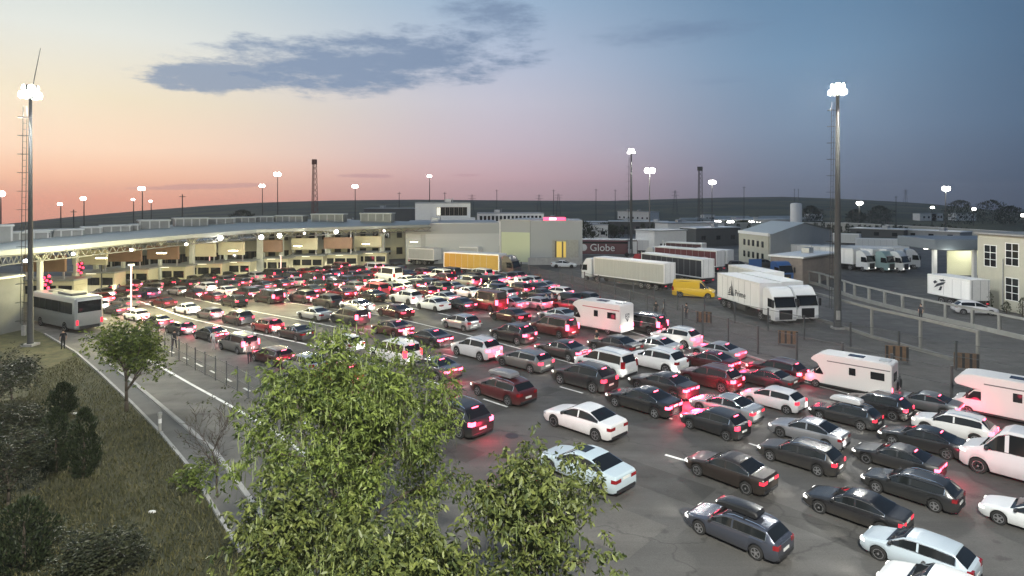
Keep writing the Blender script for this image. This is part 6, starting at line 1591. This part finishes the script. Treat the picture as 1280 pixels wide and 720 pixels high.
tree('bare thin sapling left of the big pod tree', 'sapling', G(272,622,0), 4.6, 3.0, 14, .1, leaf_o, 160, levels=3, base_r=.05, name='bare_sapling')
tree('small yellowish bush at the foot of the bare sapling', 'bush', G(243,622,0), 1.6, 1.8, 15, .16, leaf_g, 900, levels=2, base_r=.04, name='bush', cluster=.2)
# dark shrubs and columnar cypresses on the bank
def cypress(loc, h, w, seed, label, m_=None, n_=1600, name='cypress', group=None, leaf=.16, cat='tree'):
    th = thing(name, label, cat, loc, 0, group); rs = np.random.default_rng(seed)
    n_ = int(n_*1.8) if loc[1] < 45 else n_; t = rs.uniform(0, 1, n_)**(1.1 if loc[1] < 45 else .8); ang = rs.uniform(0, 2*np.pi, n_); lob = 1+.25*np.sin(ang*3+t*9+seed)+.15*np.sin(t*23+seed); r = w/2*np.sqrt(rs.uniform(.25, 1, n_))*np.clip(np.sin(np.pi*(t*.86+.14))**.6, 0, 1)*lob
    c = np.stack([r*np.cos(ang), r*np.sin(ang), t*h*.97+.1], 1); d = np.stack([np.cos(ang)*.5, np.sin(ang)*.5, np.full(n_, 1.0)], 1)+rs.normal(0,.3,(n_,3))
    link('crown', leaves_mesh('crown', c, d, leaf, m_ or leaf_d, .35), th); mb = MB(); mb.tube((0,0,-.1), (0,0,h*.7), .07, .03); mb.build('trunk', bark, th); return th
for i, (u, v, h, w, lb) in enumerate([(70,590,3.0,1.3,'dark columnar shrub on the bank, left one of two'),(105,598,3.2,1.2,'dark columnar shrub on the bank, right one of two'),(78,520,1.9,1.4,'dark shrub on the bank farther up the slope'),(15,500,3.4,3.0,'dark tangled bush at the left edge below the ladder mast'),(10,640,4.0,2.8,'large dark bush at the left edge of the bank'),(30,712,2.4,2.0,'dark bush in the bottom left corner'),(-10,570,5,3.4,'tall dark bush cut by the left edge'),(120,735,1.6,2.2,'low scrub plant at the bottom of the bank'),(22,560,2.2,2.4,'dark thorny bush between the two larger bushes on the bank')]):
    if w > 2: tree(lb, 'bush', G(u, v, 0), h*.95, w*1.15, 60+i, .13, leaf_s, 6500, droop=.2, cluster=.22, levels=3, base_r=.07, spread=.9, name='bush', wid=.4); continue
    cypress(G(u, v, 0), h, w, 40+i, lb, n_=2600 if w > 2 else 1500, name='bush' if w > 1.35 else 'columnar_shrub', leaf=.15, cat='bush')
# cypress rows by the far wall
for i in range(42):
    t = i/41; u = 1022+t*185 if i < 26 else 735+(i-26)*13.5; v = interp([(700,294),(985,291),(1060,292),(1160,300),(1300,312)], u)+.8
    if i >= 26: u += rnd.uniform(-4, 4)
    else: u = 1020+i*7.6+rnd.uniform(-1.5,1.5)
    p = G(u, v, 0); h = rnd.uniform(2.6, 4.4); cypress(p, h, h*.42, 100+i, 'small dark cypress in the row before the pale boundary wall', n_=110, leaf=.7, group='cypress trees along the boundary wall')
for i, (u, d, h, w, lb) in enumerate([(302,300,7,12,'dark tree clump on the skyline above the canopy'),(560,260,6,9,'dark trees behind the control office left side'),(722,190,6.5,11,'dark tree mass right of the customs block'),(755,200,5,12,'dark hedge trees above the lettered coach'),(1014,300,9,11,'dark tree on the hill foot right of the silo'),(1100,310,9,12,'broad dark tree at the foot of the right hill'),(1070,310,7,9,'dark tree left of the broad hill foot tree'),(1200,300,12,14,'big dark tree beneath the far right hillside lamp'),(1240,300,12,16,'big dark tree at the right end of the hill'),(1262,300,9,14,'dark tree by the right edge of the hill foot'),(930,250,4,10,'bushes under the bright lamp row'),(912,252,4,8,'low bushes left of those under the lamp row'),(520,320,5,12,'dark tree patch on the plain left of the office')]):
    x = (u-640)*d/FPX; cypress((x, d, ground_z(x, d)-.2), h, w, 200+i, lb, n_=1300, leaf=.8, name='broad_tree')
for u, v, h, lb in [(1236,388,2.3,'little conical cypress at the foot of the cream office wall'),(1258,392,1.2,'rounded shrub at the foot of the cream office wall'),(1278,396,2.0,'conical cypress at the right edge by the cream office')]:
    cypress(G(u, v, 0), h, .8, int(u), lb, n_=300, leaf=.16)
# grass tufts on the bank
gm = leaf_mat('grass_blade', (.035,.042,.016), (.15,.138,.062), .2)
gp = [g2(*p) for p in [(-60,760),(-60,520),(40,470),(95,446),(128,474),(164,508),(200,545),(235,588),(300,694),(340,760)]]
pts = []
xs = [p[0] for p in gp]; ys = [p[1] for p in gp]
while len(pts) < 26000:
    x = rnd.uniform(min(xs), max(xs)); y = min(ys)+(max(ys)-min(ys))*rnd.random()**1.3
    if inpoly(x, y, gp) and hnoise(x*40, y*40)+hnoise(x*13+50, y*15) > -.5+rnd.uniform(-.7,.4): pts.append((x, y, 0))
pts = np.array(pts); dr = np.stack([npr.normal(0,.45,len(pts)), npr.normal(0,.45,len(pts)), np.ones(len(pts))], 1)
tag(link('grass', leaves_mesh('grass', pts, dr, .17, gm, .16, jit=.6)), 'short rough grass growing on the bank beside the pavement', 'grass', kind='stuff')
# small litter on the bank
for i, (u, v) in enumerate([(189,642),(92,518),(47,540),(143,696)]):
    p = G(u, v, 0); mb = MB(); mb.prism([(-.12,0),(.1,-.03),(.16,.06),(.02,.12),(-.1,.09)], 0.02, .09, 'z')
    tag(link('litter', fixn(mb.mesh('litter', whitep)), None, p), ['white scrap of litter low on the grass bank','white scrap of litter high on the bank under the mast','white scrap of litter in the dark bushes','pale scrap of litter at the bottom of the bank'][i], 'litter')

# ------------------------------------------------------------------ evening haze
hz = MB(); hz.box(-1150, 1150, -160, 1120, -130, 42)
hm = bpy.data.materials.new('haze'); hm.use_nodes = True; t = hm.node_tree; t.nodes.clear(); pv_ = t.nodes.new('ShaderNodeVolumePrincipled'); ho = t.nodes.new('ShaderNodeOutputMaterial')
pv_.inputs['Color'].default_value = (.8,.84,.9,1); pv_.inputs['Density'].default_value = .00022; pv_.inputs['Anisotropy'].default_value = .3; t.links.new(pv_.outputs[0], ho.inputs['Volume'])
tag(hz.build('haze', hm), 'thin evening haze in the air over the whole crossing', 'haze', kind='stuff')
